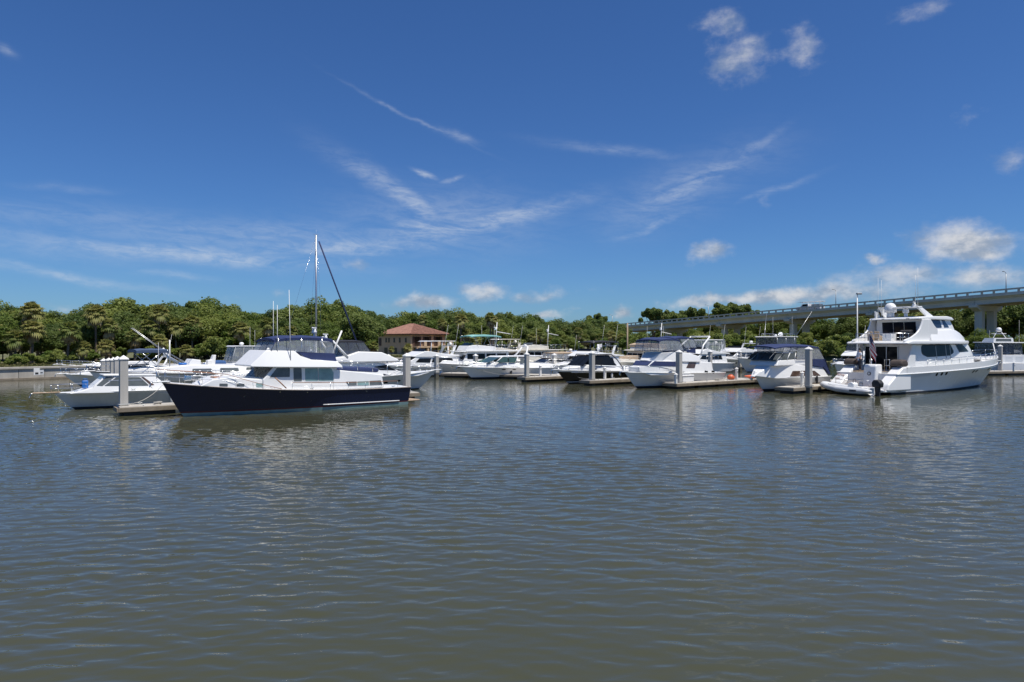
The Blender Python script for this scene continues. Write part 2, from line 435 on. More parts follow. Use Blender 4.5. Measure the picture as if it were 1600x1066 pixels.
one('board', GREYW, sg2, (0, -.30, .85), (.4, .03, .5)); one('board_print', RUBBER, sg2, (0, -.32, .8), (.22, .012, .1))

# ------------------------------------------------------------------ bridge
BN = Vector((.85, .53, 0)).normalized()            # from the near edge to the far edge
BD = Vector((-BN.y, BN.x, 0))                      # along the bridge towards the abutment
BO = Vector((94.5, 126.0, 0))
def bz(t): return 14.2 - .039 * t                  # top of the near railing
BW = 11.0
br = thing('road_bridge', 'long grey concrete road bridge rising over the trees', 'bridge', (0, 0, 0))
def bpt(t, o, dz): 
    p = BO + BD * t + BN * o; return Vector((p.x, p.y, bz(t) + dz))
def bprism(name, t0, t1, sec, m, parent, bevel=0):  # cross section (offset, dz) swept along the bridge
    mbb = MB(); n = len(sec)
    vs = [bpt(t0, *q) for q in sec] + [bpt(t1, *q) for q in sec]
    fs = [(i, (i + 1) % n, n + (i + 1) % n, n + i) for i in range(n)] + [tuple(range(n)), tuple(range(n, 2 * n))]
    return mbb.add(vs, fs).build(name, m, parent)
PT = [-33.5, -12.3, 8.7, 29.6, 50.6, 72.2, 94.0, 116]
post = None
for a, b_ in zip(PT[:-1], PT[1:]):
    a += .03; b_ -= .03
    bprism('deck_slab', a, b_, [(0, -1.02), (BW, -1.02), (BW, -1.30), (0, -1.30)], BRIDGEM, br)
    for g in (.55, 3.4, 6.3, 9.2):
        bprism('girder', a, b_, [(g, -1.302), (g + 1.1, -1.302), (g + 1.05, -1.55), (g + .75, -1.75), (g + .75, -2.35), (g + .95, -2.62), (g + .15, -2.62), (g + .35, -2.35), (g + .35, -1.75), (g + .05, -1.55)], BRIDGEM, br)
    for o in (.02, BW - .34):
        bprism('railing_curb', a, b_, [(o, -1.02), (o + .32, -1.02), (o + .30, -.72), (o + .02, -.72)], BARRM, br)
        bprism('railing_beam', a, b_, [(o + .0, -.30), (o + .30, -.30), (o + .30, 0), (o + .0, 0)], BARRM, br)
        t = a + .9
        while t < b_:
            if post is None: post = MB().box((0, 0, 0), (.26, .34, .44)).build('railing_post', BARRM, br); po = post
            else: po = post.copy(); col.objects.link(po); po.parent = br
            po.location = bpt(t, o + .15, -.51); po.rotation_euler = (0, 0, math.atan2(BD.y, BD.x) + math.pi / 2); t += 2.05
for t in PT[1:-1]:
    c = bpt(t, BW / 2, 0); ang = math.atan2(BN.y, BN.x)
    pr = MB()
    sec = [(-5.3, -2.63), (5.3, -2.63), (5.3, -3.1), (3.7, -3.75), (-3.7, -3.75), (-5.3, -3.1)]
    vs = []
    for s_ in (-.75, .75):
        for o, dz in sec:
            p = c + BN * o + BD * s_; vs.append((p.x, p.y, c.z + dz))
    pr.add(vs, [(i, (i + 1) % 6, 6 + (i + 1) % 6, 6 + i) for i in range(6)] + [tuple(range(6)), tuple(range(6, 12))])
    cap = pr.build('pier_cap', BRIDGEM, br)
    for o in (-2.5, 2.5):
        p = c + BN * o
        MB().box((p.x, p.y, (c.z - 3.752 + .6) / 2), (1.35, 1.35, c.z - 3.752 - .6), ang).build('pier_column', BRIDGEM, br, bevel=.08)
asph = mat('bridge_asphalt', (.06, .06, .062), .9)
bprism('road_surface', PT[0], PT[-1], [(.4, -1.016), (BW - .4, -1.016), (BW - .4, -1.10), (.4, -1.10)], asph, br)
def lamp(px, side, h, label):
    k = (px - CX) / F
    P0 = BO + BN * side
    t = (P0.x - P0.y * k) / (BD.y * k - BD.x)
    p = bpt(t, side, -.75)
    r = thing('street_lamp', label, 'street lamp', p, math.atan2(BN.y, BN.x) + (0 if side < 5 else math.pi))
    MB().tube([(0, 0, 0), (0, 0, h)], [.11, .07], 8).build('pole', GALV, r, True)
    MB().tube([(0, 0, h), (.25, 0, h + .28), (.9, 0, h + .42)], .045, 6).build('arm', GALV, r, True)
    MB().box((1.15, 0, h + .42), (.6, .26, .13)).build('lamp_head', GALV, r, bevel=.04)
    MB().box((0, 0, .1), (.4, .4, .2)).build('base_plate', GALV, r)
for px, h, lb in ((1572, 4.6, 'street lamp on the high end of the bridge beyond the tallest pier'), (1306, 4.8, 'street lamp on the bridge just uphill of the white work truck'),
              (1107, 4.4, 'street lamp on the bridge in front of the round-topped tree'), (957, 4.6, 'slim street lamp at the low wooded end of the bridge')):
    lamp(px, BW - .2, h, lb)
# white work truck crossing
tt = 46.6
tr = thing('work_truck', 'white work truck with a pipe rack crossing the bridge', 'truck', bpt(tt, 2.9, -1.0), math.atan2(BD.y, BD.x) - math.atan(.039) * 0)
TRW = mat('truck_white', (.66, .67, .68), .35)
def exy(mbq, poly, y0, y1):
    n = len(poly); return mbq.add([(x, y0, z) for x, z in poly] + [(x, y1, z) for x, z in poly], [(i, (i + 1) % n, n + (i + 1) % n, n + i) for i in range(n)] + [tuple(range(n - 1, -1, -1)), tuple(range(n, 2 * n))])
exy(MB(), [(-1.2, .45), (1.0, .45), (2.6, .48), (2.7, 1.0), (2.45, 1.15), (1.35, 1.25), (.75, 1.85), (-.75, 1.9), (-.95, 1.2), (-1.2, 1.2)], -.95, .95).build('cab', TRW, tr, bevel=.07)
exy(MB(), [(-4.0, .5), (-1.22, .5), (-1.22, 1.15), (-4.0, 1.15)], -1.0, 1.0).build('service_body', TRW, tr, bevel=.04)
for s_ in (-.955, .955):
    exy(MB(), rp([(-.6, 1.25), (.95, 1.25), (.62, 1.75), (-.55, 1.78)], .08), s_ - .012, s_ + .012).build('side_window', GLASS, tr)
MB().add([(1.33, -.8, 1.29), (1.33, .8, 1.29), (.82, .75, 1.82), (.82, -.75, 1.82)], [(0, 1, 2, 3)]).build('windscreen', GLASS, tr)
for x in (1.75, -2.9):
    for s_ in (-.88, .88):
        wl = MB().tube([(x, s_ - .12, .38), (x, s_ + .12, .38)], .38, 16).build('wheel', RUBBER, tr, True)
        MB().tube([(x, s_ - .13, .38), (x, s_ + .13, .38)], .2, 10).build('rim', ALU, wl, True)
q = MB()
for x in (-3.9, -2.6, -1.3, .9):
    for s_ in (-.9, .9): q.tube([(x, s_, 1.1), (x, s_, 2.25)], .035)
    q.tube([(x, -.9, 2.25), (x, .9, 2.25)], .035)
for s_ in (-.9, .9): q.tube([(-4.2, s_, 2.27), (2.2, s_, 2.27)], .035)
q.build('pipe_rack', TRW, tr, True)
q = MB()
for y in (-.5, -.2, .1, .45): q.tube([(-4.4, y, 2.36), (1.8, y, 2.36)], .06)
q.build('pipe_load', CAPM, tr, True)
MB().box((-2.6, 0, 1.45), (2.2, 1.5, .55)).build('tool_load', GALV, tr, bevel=.05)

# ------------------------------------------------------------------ foliage
def leaf_mat(name, a, b_, tr=.45):
    m = bpy.data.materials.new(name); m.use_nodes = True
    b = NB(m.node_tree); nt = m.node_tree; p = nt.nodes['Principled BSDF']; p.inputs['Roughness'].default_value = .55
    p.inputs['Specular IOR Level'].default_value = .25
    t = b.new('ShaderNodeTexCoord'); oi = b.new('ShaderNodeObjectInfo')
    nz = b.noise(t.outputs['Object'], .9, 4.0, .7)
    f = b.m('ADD', b.m('MULTIPLY', b.m('SUBTRACT', oi.outputs['Random'], .5), 1.2), b.mr(nz, .3, .7), clamp=True)
    c = b.mix(f, (*a, 1), (*b_, 1))
    dry = b.m('MULTIPLY', b.mr(b.noise(t.outputs['Object'], .45, 3.0, .6), .56, .72), b.mr(b.m('FRACT', b.m('MULTIPLY', oi.outputs['Random'], 7.3)), .35, .9, .05, .6))
    c = b.mix(dry, c, ((a[0] + b_[0]) * .95 + .03, (a[1] + b_[1]) * .60 + .02, (a[2] + b_[2]) * .8 + .012, 1))
    b.put(p.inputs['Base Color'], c)
    tl = b.new('ShaderNodeBsdfTranslucent'); b.put(tl.inputs[0], c)
    mx = b.new('ShaderNodeMixShader'); mx.inputs[0].default_value = tr
    nt.links.new(p.outputs[0], mx.inputs[1]); nt.links.new(tl.outputs[0], mx.inputs[2])
    nt.links.new(mx.outputs[0], nt.nodes['Material Output'].inputs[0])
    return m
OAK = leaf_mat('oak_foliage', (0.077, 0.123, 0.030), (0.192, 0.238, 0.061))
OAK2 = leaf_mat('light_foliage', (0.120, 0.176, 0.033), (0.233, 0.270, 0.062))
SHRUB = leaf_mat('shrub_foliage', (0.109, 0.172, 0.032), (0.230, 0.265, 0.063))
PALMG = leaf_mat('palm_frond', (.15, .195, .048), (.33, .32, .105), .5)
PALMY = leaf_mat('palm_young_frond', (.26, .29, .07), (.38, .36, .12), .45)
PALMT = leaf_mat('dry_palm_frond', (.42, .31, .16), (.58, .46, .26), .45)
GRASSM = leaf_mat('grass_blades', (.10, .125, .035), (.21, .19, .075), .3)
def quads(name, C, N, S, m, rs):                   # many small leaf-clump faces from centres, normals and sizes
    n = len(C)
    t = np.cross(N, rs.normal(size=(n, 3))); t /= np.linalg.norm(t, axis=1, keepdims=True) + 1e-9
    b = np.cross(N, t); S = S[:, None]
    asp = rs.uniform(.5, 1.0, (n, 1))
    v = np.stack([C - t * S, C - b * S * asp, C + t * S, C + b * S * asp], 1).reshape(-1, 3)
    me = bpy.data.meshes.new(name)
    me.vertices.add(4 * n); me.vertices.foreach_set('co', v.ravel())
    me.loops.add(4 * n); me.loops.foreach_set('vertex_index', np.arange(4 * n))
    me.polygons.add(n); me.polygons.foreach_set('loop_start', np.arange(0, 4 * n, 4))
    me.update(); me.validate()
    if m: me.materials.append(m)
    return me
def crown_mesh(seed, rx, rz, zc, lobes, n, leaf, m, flat=0.0):
    rs = np.random.RandomState(seed)
    L = []
    for i in range(lobes):
        d = rs.normal(size=3); d /= np.linalg.norm(d)
        if d[2] < -.45: d[2] *= -.6
        k = rs.uniform(.40, .98)
        L.append((d * k * np.array([rx, rx, rz]), rs.uniform(.15, .40) * min(rx, rz * 1.15)))
    L.append((np.zeros(3), .62 * min(rx, rz)))
    A = np.array([q[1] ** 2 for q in L]); A = A / A.sum()
    idx = rs.choice(len(L), n, p=A)
    d = rs.normal(size=(n, 3)); d /= np.linalg.norm(d, axis=1, keepdims=True)
    rad = np.array([q[1] for q in L])[idx]
    cen = np.array([q[0] for q in L])[idx]
    fr = rs.uniform(.70, 1.0, n) + np.abs(rs.normal(size=n)) * .11
    C = cen + d * (rad * fr)[:, None] * np.array([1, 1, .85])
    C[:, 2] += zc
    N = d + rs.normal(size=(n, 3)) * .55 + np.array([0, 0, .25]); N /= np.linalg.norm(N, axis=1, keepdims=True)
    return quads('crown', C, N, rs.uniform(.6, 1.25, n) * leaf, m, rs), L
def tree_proto(seed, h, rx, m, n=6500, lobes=22, leaf=.27, trunk_r=.28, crown_frac=.86):
    rs = random.Random(seed)
    rz = h * crown_frac / 2; zc = h - rz
    cm, L = crown_mesh(seed, rx, rz, zc, lobes, n, leaf, m)
    t = MB()
    top = Vector((rs.uniform(-.4, .4), rs.uniform(-.4, .4), zc + rz * .2))
    t.tube([(0, 0, -.3), (top.x * .2, top.y * .2, h * .2), (top.x * .6, top.y * .6, zc * .75), top], [trunk_r, trunk_r * .8, trunk_r * .6, trunk_r * .25], 8)
    for c, r in L[:9]:
        s_ = Vector((top.x * .4, top.y * .4, h * rs.uniform(.16, .42)))
        e = Vector(c) * .9 + Vector((0, 0, zc)); md = s_.lerp(e, .5) + Vector((0, 0, -.2))
        t.tube([s_, md, e], [trunk_r * .45, trunk_r * .3, trunk_r * .1], 5)
    tm = bpy.data.meshes.new('trunk'); tm.from_pydata(t.v, [], t.f); tm.materials.append(BARK); tm.update()
    return (cm, tm, h)
OAKS = [tree_proto(11, 10, 4.4, OAK, 17000, 46, .185), tree_proto(12, 10, 3.7, OAK, 15000, 36, .185), tree_proto(13, 10, 4.8, OAK2, 17000, 52, .185), tree_proto(14, 10, 4.0, OAK, 16000, 44, .185), tree_proto(15, 10, 3.6, OAK2, 14000, 34, .185)]
UMB = [tree_proto(21, 10, 4.2, OAK, 6000, 16, .27, .25, .42)]
SHR = [tree_proto(31, 4, 2.4, SHRUB, 4200, 16, .17, .08, .94), tree_proto(32, 4, 2.0, SHRUB, 3600, 12, .16, .08, .94), tree_proto(33, 4, 2.5, OAK2, 4200, 16, .17, .08, .94)]
def plant(name, proto, loc, h, label, cat, group, sx=1.0):
    cm, tm, h0 = proto; k = h / h0
    r = thing(name, label, cat, loc, rnd.uniform(0, 6.28), group)
    r.scale = (k * sx, k * sx, k)
    a = bpy.data.objects.new('crown', cm); b_ = bpy.data.objects.new('trunk', tm)
    for o in (a, b_): col.objects.link(o); o.parent = r
    return r
def palm_proto(seed, h, nf, skirt, stalks):
    rs = random.Random(seed); parts = []
    t = MB(); bend = rs.uniform(-.35, .35)
    t.tube([(0, 0, -.3), (bend * .2, 0, h * .35), (bend * .7, .0, h * .7), (bend, 0, h)], [.24, .19, .18, .22], 9)
    parts.append(('trunk', t, BARK))
    def fan(mb, base, az_, el_, ln, droop, wid):
        d = Vector((math.cos(az_) * math.cos(el_), math.sin(az_) * math.cos(el_), math.sin(el_)))
        side = d.cross(Vector((0, 0, 1))).normalized(); up = side.cross(d)
        hub = base + d * ln * .45
        mb.add([base + side * .03, base - side * .03, hub - side * .02, hub + side * .02], [(0, 1, 2, 3)])
        nb = 11
        for j in range(nb):
            q = (j / (nb - 1) - .5) * wid
            e = (d * math.cos(q) + side * math.sin(q))
            l = ln * (.72 - .18 * abs(q)) * rs.uniform(.85, 1.1)
            md = hub + e * l * .55 + up * .05 + Vector((0, 0, -droop * .12 * l)); tip = hub + e * l + Vector((0, 0, -droop * .55 * l))
            sd_ = (e.cross(up)).normalized() * .085 * ln
            mb.add([hub, md + sd_, tip, md - sd_], [(0, 1, 2, 3)])
    g = MB(); yg = MB(); tn = MB(); base = Vector((bend, 0, h))
    for i in range(nf):
        f = i / nf; e = 1.35 - 1.75 * f + rs.uniform(-.15, .15)
        fan(yg if f < .24 else g, base, i * 2.399 + rs.uniform(-.2, .2), e, rs.uniform(1.55, 2.1), .5 + .7 * f, 2.5)
    for i in range(skirt):
        fan(tn, base - Vector((0, 0, .15)), i * 2.399 + 1, -.55 - rs.uniform(0, .7), rs.uniform(1.2, 1.7), 1.2, 1.6)
    for i in range(stalks):
        a_ = rs.uniform(0, 6.28); e_ = rs.uniform(-.1, .9); d = Vector((math.cos(a_) * math.cos(e_), math.sin(a_) * math.cos(e_), math.sin(e_)))
        tip = base + d * rs.uniform(1.5, 2.1) + Vector((0, 0, -.35))
        for j in range(7):
            p0 = base.lerp(tip, .35 + .1 * j); o_ = Vector((rs.uniform(-.35, .35), rs.uniform(-.35, .35), rs.uniform(-.45, .1)))
            tn.add([p0, p0 + o_ * .6 + Vector((.07, 0, 0)), p0 + o_, p0 + o_ * .6 - Vector((.07, 0, 0))], [(0, 1, 2, 3)])
    parts += [('fronds', g, PALMG), ('young_fronds', yg, PALMY), ('dry_fronds', tn, PALMT)]
    res = []
    for nme, mbq, m in parts:
        me = bpy.data.meshes.new(nme); me.from_pydata(mbq.v, [], mbq.f); me.materials.append(m); me.update(); res.append((nme, me))
    return (res, h)
PALMS = [palm_proto(41, 5.0, 40, 12, 20), palm_proto(42, 6.2, 36, 9, 26), palm_proto(43, 4.2, 38, 14, 14), palm_proto(44, 5.5, 42, 16, 30)]
def palm(proto, loc, h, label, group, k=None):
    res, h0 = proto
    r = thing('palm_tree', label, 'palm tree', loc, rnd.uniform(0, 6.28), group)
    s_ = k or 1.0
    for nme, me in res:
        o = bpy.data.objects.new(nme, me); col.objects.link(o); o.parent = r
        if nme == 'trunk': o.scale = (s_, s_, h / h0)
        else: o.scale = (s_, s_, s_); o.location = (0, 0, h - h0 * s_)
    return r
def interp(tab, x):
    for (a, b_), (c, d) in zip(tab[:-1], tab[1:]):
        if x <= c: return b_ + (d - b_) * max(0.0, (x - a) / (c - a))
    return tab[-1][1]
TOP = [(-80, 476), (0, 480), (20, 476), (50, 480), (85, 486), (112, 494), (135, 484), (165, 470), (190, 464), (220, 474), (255, 476), (290, 470), (318, 465), (350, 472), (380, 480), (420, 481), (455, 477), (490, 474), (530, 468), (560, 474),
       (585, 488), (600, 493), (640, 487), (665, 486), (700, 480), (725, 484), (745, 489), (785, 487), (835, 490), (842, 502), (862, 498), (885, 503), (905, 505), (930, 492), (950, 500), (965, 506), (990, 509), (1005, 500)]
# woods behind the left bank and the house
px = -110.0; i = 0
while px < 985:
    y = bank_y(px) + rnd.uniform(23, 30) + (46 if 566 < px < 722 else 12 if px >= 722 else 0)
    top = interp(TOP, px) + rnd.uniform(-2, 7)
    h = ZP(top, y) - LANDZ
    pr = OAKS[(0, 3, 1, 0, 2, 3, 1, 4)[i % 8]]
    plant('oak_tree', pr, PX(px, y, LANDZ), h * .985, ('pale green broad oak in the wood beyond the seawall' if pr in (OAKS[2], OAKS[4]) else 'dark green broad oak in the wood beyond the seawall'), 'tree', ('pale' if pr in (OAKS[2], OAKS[4]) else 'dark') + ' oaks of the wood behind the marina', rnd.uniform(.92, 1.2) * max(.8, min(1.1, 11 / h)))
    px += rnd.uniform(16, 23) * 100 / y * 1.15; i += 1
px = -100.0; i = 0
while px < 985:                                    # lower front of the wood
    y = bank_y(px) + rnd.uniform(13, 19) + (60 if 570 < px < 716 else 0) + (8 if px >= 716 else 0)
    top = interp(TOP, px)
    yt = top + (548 - top) * rnd.uniform(.22, .5)
    h = max(2.6, ZP(yt, y) - LANDZ)
    pr = OAKS[(1, 4, 0, 3, 2)[i % 5]]
    plant('young_oak', pr, PX(px, y, LANDZ), h, ('smaller pale green bushy oak along the front of the wood' if pr in (OAKS[2], OAKS[4]) else 'smaller dark green bushy oak along the front of the wood'), 'tree', ('pale' if pr in (OAKS[2], OAKS[4]) else 'dark') + ' small oaks at the wood edge', rnd.uniform(1.0, 1.3))
    px += rnd.uniform(17, 27) * 100 / y; i += 1
px = -110.0; i = 0
while px < 985:                                    # dark thicket between the trunks
    y = bank_y(px) + rnd.uniform(30, 36) + (26 if 560 < px < 740 else 8 if px >= 740 else 0)
    plant('thicket_bush', SHR[2], PX(px, y, LANDZ), rnd.uniform(3.4, 4.6), 'dense dark bush filling the understorey of the wood', 'shrub', 'understorey bushes of the wood', 1.5)
    px += rnd.uniform(26, 34) * 100 / y; i += 1
for j, (px, yc, yb, k, lb) in enumerate(((24, 530, 565, 1.0, 0), (50, 515, 565, 1.1, 0), (105, 517, 565, 1.1, 0), (211, 526, 563, 1.0, 0), (250, 534, 562, .9, 0), (375, 515, 560, 1.1, 0), (418, 508, 560, 1.1, 0), (165, 542, 562, .9, 0), (130, 544, 563, .8, 0),
        (290, 548, 560, .8, 0), (636, 543, 560, .75, 1), (584, 541, 560, .8, 1), (612, 550, 560, .5, 1), (690, 551, 560, .7, 1))):
    y = bank_y(px) + (9 if lb == 0 else 20)
    h = ZP(yc, y) - LANDZ
    palm(PALMS[j % 4], PX(px, y, LANDZ), max(h, 1.4), ('sabal palm with shaggy tan seed stalks in front of the wood', 'short bright palm planted beside the tan house')[lb], ('palms in front of the wood', 'palms beside the house')[lb], k * .68)
j = 0
for px, yc in ((48, 487), (150, 491), (170, 512), (246, 490), (232, 512), (275, 510), (300, 505), (330, 530), (455, 520), (720, 500), (728, 522), (742, 531), (770, 503), (766, 498), (832, 528), (845, 522), (690, 505), (660, 500), (903, 520), (912, 530), (938, 528), (955, 524), (972, 528), (882, 532), (860, 535), (800, 540), (990, 540)):
    y = bank_y(px) + (12.5 if px < 560 else 58 if px < 716 else 12); h = ZP(yc, y) - LANDZ
    palm(PALMS[(j * 3 + 1) % 4], PX(px, y, LANDZ), h, 'sabal palm whose crown pokes out among the oaks', 'palms mixed into the wood', .78); j += 1
# low bushes along the grass bank
for px, y0, h in ((-10, 5, 1.3), (14, 5, 1.2), (38, 4.5, 1.5), (62, 5, 1.4), (80, 6, 1.6), (92, 4.8, 1.9), (30, 8, 1.6), (-30, 6, 1.5), (70, 9, 1.7), (110, 9, 1.6), (140, 11, 1.8), (185, 11, 2.0), (228, 11, 2.2), (268, 11, 2.4), (310, 10, 2.4), (330, 9, 3.4), (345, 10, 3.2), (395, 10, 3.0), (440, 10, 3.2), (480, 10, 3.4), (520, 10, 3.6), (560, 11, 3.2), (730, 9, 3.2), (780, 9, 3.4), (820, 8, 3.2), (865, 8, 3.4), (900, 6, 3.6), (940, 6, 4), (975, 6, 4.4)):
    y = bank_y(px) + y0
    plant('shrub', SHR[rnd.randrange(3)], PX(px, y, LANDZ), h, 'low green shrub on the grassy bank behind the seawall', 'shrub', 'shrubs along the left bank', rnd.uniform(.9, 1.3))
# right: mangrove shrubs on the far shore and trees under and beyond the bridge
def far_y(px):
    k = (px - CX) / F
    for (ax, ay), (bx, by) in zip(FAR[:-1], FAR[1:]):
        den = (bx - ax) - k * (by - ay)
        t = (k * ay - ax) / den
        if 0 <= t <= 1: return ay + t * (by - ay)
    return 100.0
def bridge_y(px, o=0.0):
    k = (px - CX) / F; P0 = BO + BN * o
    t = (P0.x - P0.y * k) / (BD.y * k - BD.x); return P0.y + BD.y * t, t
px = 985.0; i = 0
while px < 1700:
    y = far_y(px) + (rnd.uniform(-1.6, .6), rnd.uniform(2, 6))[i % 2]; yt = rnd.uniform(524, 540) if px > 1190 else rnd.uniform(516, 540)
    plant('mangrove_shrub', SHR[(0, 1, 0, 2, 1)[i % 5]], PX(px, y, .1 if i % 2 == 0 else LANDZ - .5), (ZP(yt, y) - .1) * (.8 if i % 2 == 0 else 1), 'rounded yellow-green mangrove shrub on the far shore', 'shrub', 'mangroves on the far shore', rnd.uniform(1.0, 1.35))
    px += rnd.uniform(11, 17); i += 1
px = 985.0; i = 0
while px < 1720:                                   # shoulder-high growth in front of the piers
    by, t = bridge_y(px); y = min(by - rnd.uniform(3, 7), far_y(px) + rnd.uniform(10, 14)) if px > 1060 else by - rnd.uniform(4, 20)
    zt = ZP(rnd.uniform(517, 532), y) if px > 1180 else bz(t) - rnd.uniform(5.0, 7.0)
    plant('bank_tree', (OAKS[2], OAKS[4], OAKS[2], OAKS[3])[i % 4], PX(px, y, LANDZ), max(3.5, zt - LANDZ), 'bright green bushy tree growing below the bridge', 'tree', 'trees below the bridge', rnd.uniform(1.1, 1.4))
    px += rnd.uniform(24, 34); i += 1
px = 1000.0; i = 0
while px < 1760:
    by, t = bridge_y(px, BW); y = by + rnd.uniform(7, 16)
    plant('oak_tree', (OAKS[2], OAKS[0], OAKS[4], OAKS[3])[i % 4], PX(px, y, LANDZ), bz(t) - .9 - LANDZ + rnd.uniform(-1.2, .4), 'leafy tree standing just beyond the bridge deck', 'tree', 'trees beyond the bridge', rnd.uniform(.95, 1.15))
    px += rnd.uniform(20, 28); i += 1
for px, yt, y, k in ((1022, 481, 232, 1.1), (1042, 485, 235, 1.0), (1083, 480, 238, 1.0), (1062, 490, 236, 1.0), (1128, 474, 236, 1.2), (1148, 474, 238, 1.2), (1165, 480, 240, 1.0), (1104, 488, 240, 1.0), (932, 490, 228, .95)):
    plant('umbrella_tree', UMB[0], PX(px, y, LANDZ), ZP(yt, y) - LANDZ, 'tall flat-topped tree showing above the low end of the bridge', 'tree', 'flat-topped trees behind the bridge', k * .85)
for j, (px, yc) in enumerate(((1092, 527), (1140, 532), (1205, 535), (1440, 500))):
    y = far_y(px) + 7
    palm(PALMS[j % 4], PX(px, y, LANDZ), ZP(yc, y) - LANDZ, 'sabal palm among the bushes below the bridge', 'palms below the bridge', .9)
# grass on the bank
rs_ = np.random.RandomState(5); n_ = 26000
a_ = rs_.uniform(0, 1, n_); b_ = rs_.uniform(.6, 13, n_)
base = np.array([(-75, 46)]) + (np.array([(BC.x, BC.y)]) - np.array([(-75, 46)])) * a_[:, None]
base = np.array([(BA.x, BA.y)]) + np.array([(swd.x, swd.y)]) * (s0 - 14 + a_ * (swl - s0 + 10))[:, None] + np.array([(-swd.y, swd.x)]) * b_[:, None]
C_ = np.column_stack([base, np.full(n_, LANDZ + .13)])
N_ = rs_.normal(size=(n_, 3)) * np.array([1, 1, .25]); N_ /= np.linalg.norm(N_, axis=1, keepdims=True)
tag(link('bank_grass', quads('bank_grass', C_, N_, rs_.uniform(.10, .26, n_), GRASSM, rs_), None), 'rough yellow-green grass along the top of the bank', 'grass', kind='stuff')

# ------------------------------------------------------------------ tan house
hy = 148.0
hc = PX(641.5, hy)                                  # near corner
hz = .9
ha = R(48)
hs = thing('house', 'two-storey tan stucco house with a terracotta hip roof', 'house', (hc.x, hc.y, hz), ha)
# local: +x runs along the balcony front, +y along the windowed side away to the left
FW, SD, EH = 10.2, 11.4, ZP(523, hy) - hz
one('wall', STUCCO, hs, (FW / 2, SD / 2, EH / 2), (FW, SD, EH))
one('eaves', mat('brown_eaves', (.14, .075, .045), .8), hs, (FW / 2, SD / 2, EH + .06), (FW + 1.5, SD + 1.5, .2))
rb = EH + .165; rh = 2.35; e = .85
vs = [(-e, -e, rb), (FW + e, -e, rb), (FW + e, SD + e, rb), (-e, SD + e, rb), (FW / 2, FW / 2 + .0, rb + rh), (FW / 2, SD - FW / 2 + .1, rb + rh)]
rf = MB().add(vs, [(0, 1, 4), (1, 2, 5, 4), (2, 3, 5), (3, 0, 4, 5), (3, 2, 1, 0)]).build('roof', ROOFT, hs)
q = MB()
for a, b2 in ((0, 4), (1, 4), (2, 5), (3, 5), (4, 5)): q.tube([vs[a], vs[b2]], .13, 6)
q.build('ridge_tiles', ROOFT, rf)
q = MB()
for j in range(38):                                 # tile courses standing proud of the two visible slopes
    x0 = -e + (FW + 2 * e) * (j + .5) / 38; d_ = min(x0 + e, FW + e - x0)
    q.tube([(x0, -e, rb + .03), (x0, -e + d_ * (FW / 2 + e) / (FW / 2 + e), rb + .03 + rh * d_ / (FW / 2 + e))], .075, 4)
for j in range(42):
    y0 = -e + (SD + 2 * e) * (j + .5) / 42; d_ = min(y0 + e, SD + e - y0, FW / 2 + e)
    q.tube([(-e, y0, rb + .03), (-e + d_, y0, rb + .03 + rh * d_ / (FW / 2 + e))], .075, 4)
q.build('tile_courses', ROOFT, rf)
DKW = mat('dark_window', (.03, .024, .022), .2)
SHUT = mat('brown_shutter', (.085, .05, .04), .7)
fl = 2.0                                            # balcony floor height
for y0 in (1.6, 3.7, 5.6, 7.5, 8.5):
    wd = one('window', DKW, hs, (-.02, y0, EH - 1.25), (.07, .52, .95)); one('frame', SHUT, wd, (-.03, y0, EH - .74), (.10, .62, .08)); one('sill', STUCCOL, wd, (-.05, y0, EH - 1.77), (.14, .66, .08))
one('shutter', SHUT, hs, (-.03, 10.7, EH - 1.6), (.08, .9, 1.7))
for y0 in (2.5, 5.2, 8.6): one('window', DKW, hs, (-.02, y0, 1.15), (.06, 1.1, 1.3))
for x0 in (1.75, 4.6, 7.9):
    dr = one('door', DKW, hs, (x0, -.02, EH - 1.65), (1.35, .07, 2.5)); one('frame', STUCCO, dr, (x0, -.05, EH - .35), (1.7, .12, .12))
    for s_ in (-1, 1): one('shutter', SHUT, hs, (x0 + s_ * .98, -.05, EH - 1.65), (.5, .09, 2.45))
one('balcony_floor', STUCCOL, hs, (FW / 2 + .3, -.95, fl), (FW - .4, 1.9, .3))
for x0 in (2.6, 6.6, 10.2): one('balcony_pier', STUCCOL, hs, (x0, -1.78, fl + .75), (.75, .3, 1.3))
q = MB()
for j in range(56): q.tube([(.6 + j * .175, -1.75, fl + .15), (.6 + j * .175, -1.75, fl + 1.1)], .02, 4)
q.tube([(.4, -1.75, fl + 1.12), (10.0, -1.75, fl + 1.12)], .035, 5)
q.build('balcony_railing', SHUT, hs)
for x0 in (.5, 3.5, 6.6, 9.7): one('balcony_post', STUCCO, hs, (x0, -1.6, fl / 2 - .08), (.45, .45, fl - .16))
for x0 in (2.0, 5.0, 8.2): one('ground_door', DKW, hs, (x0, -.02, 1.0), (1.8, .06, 1.9))

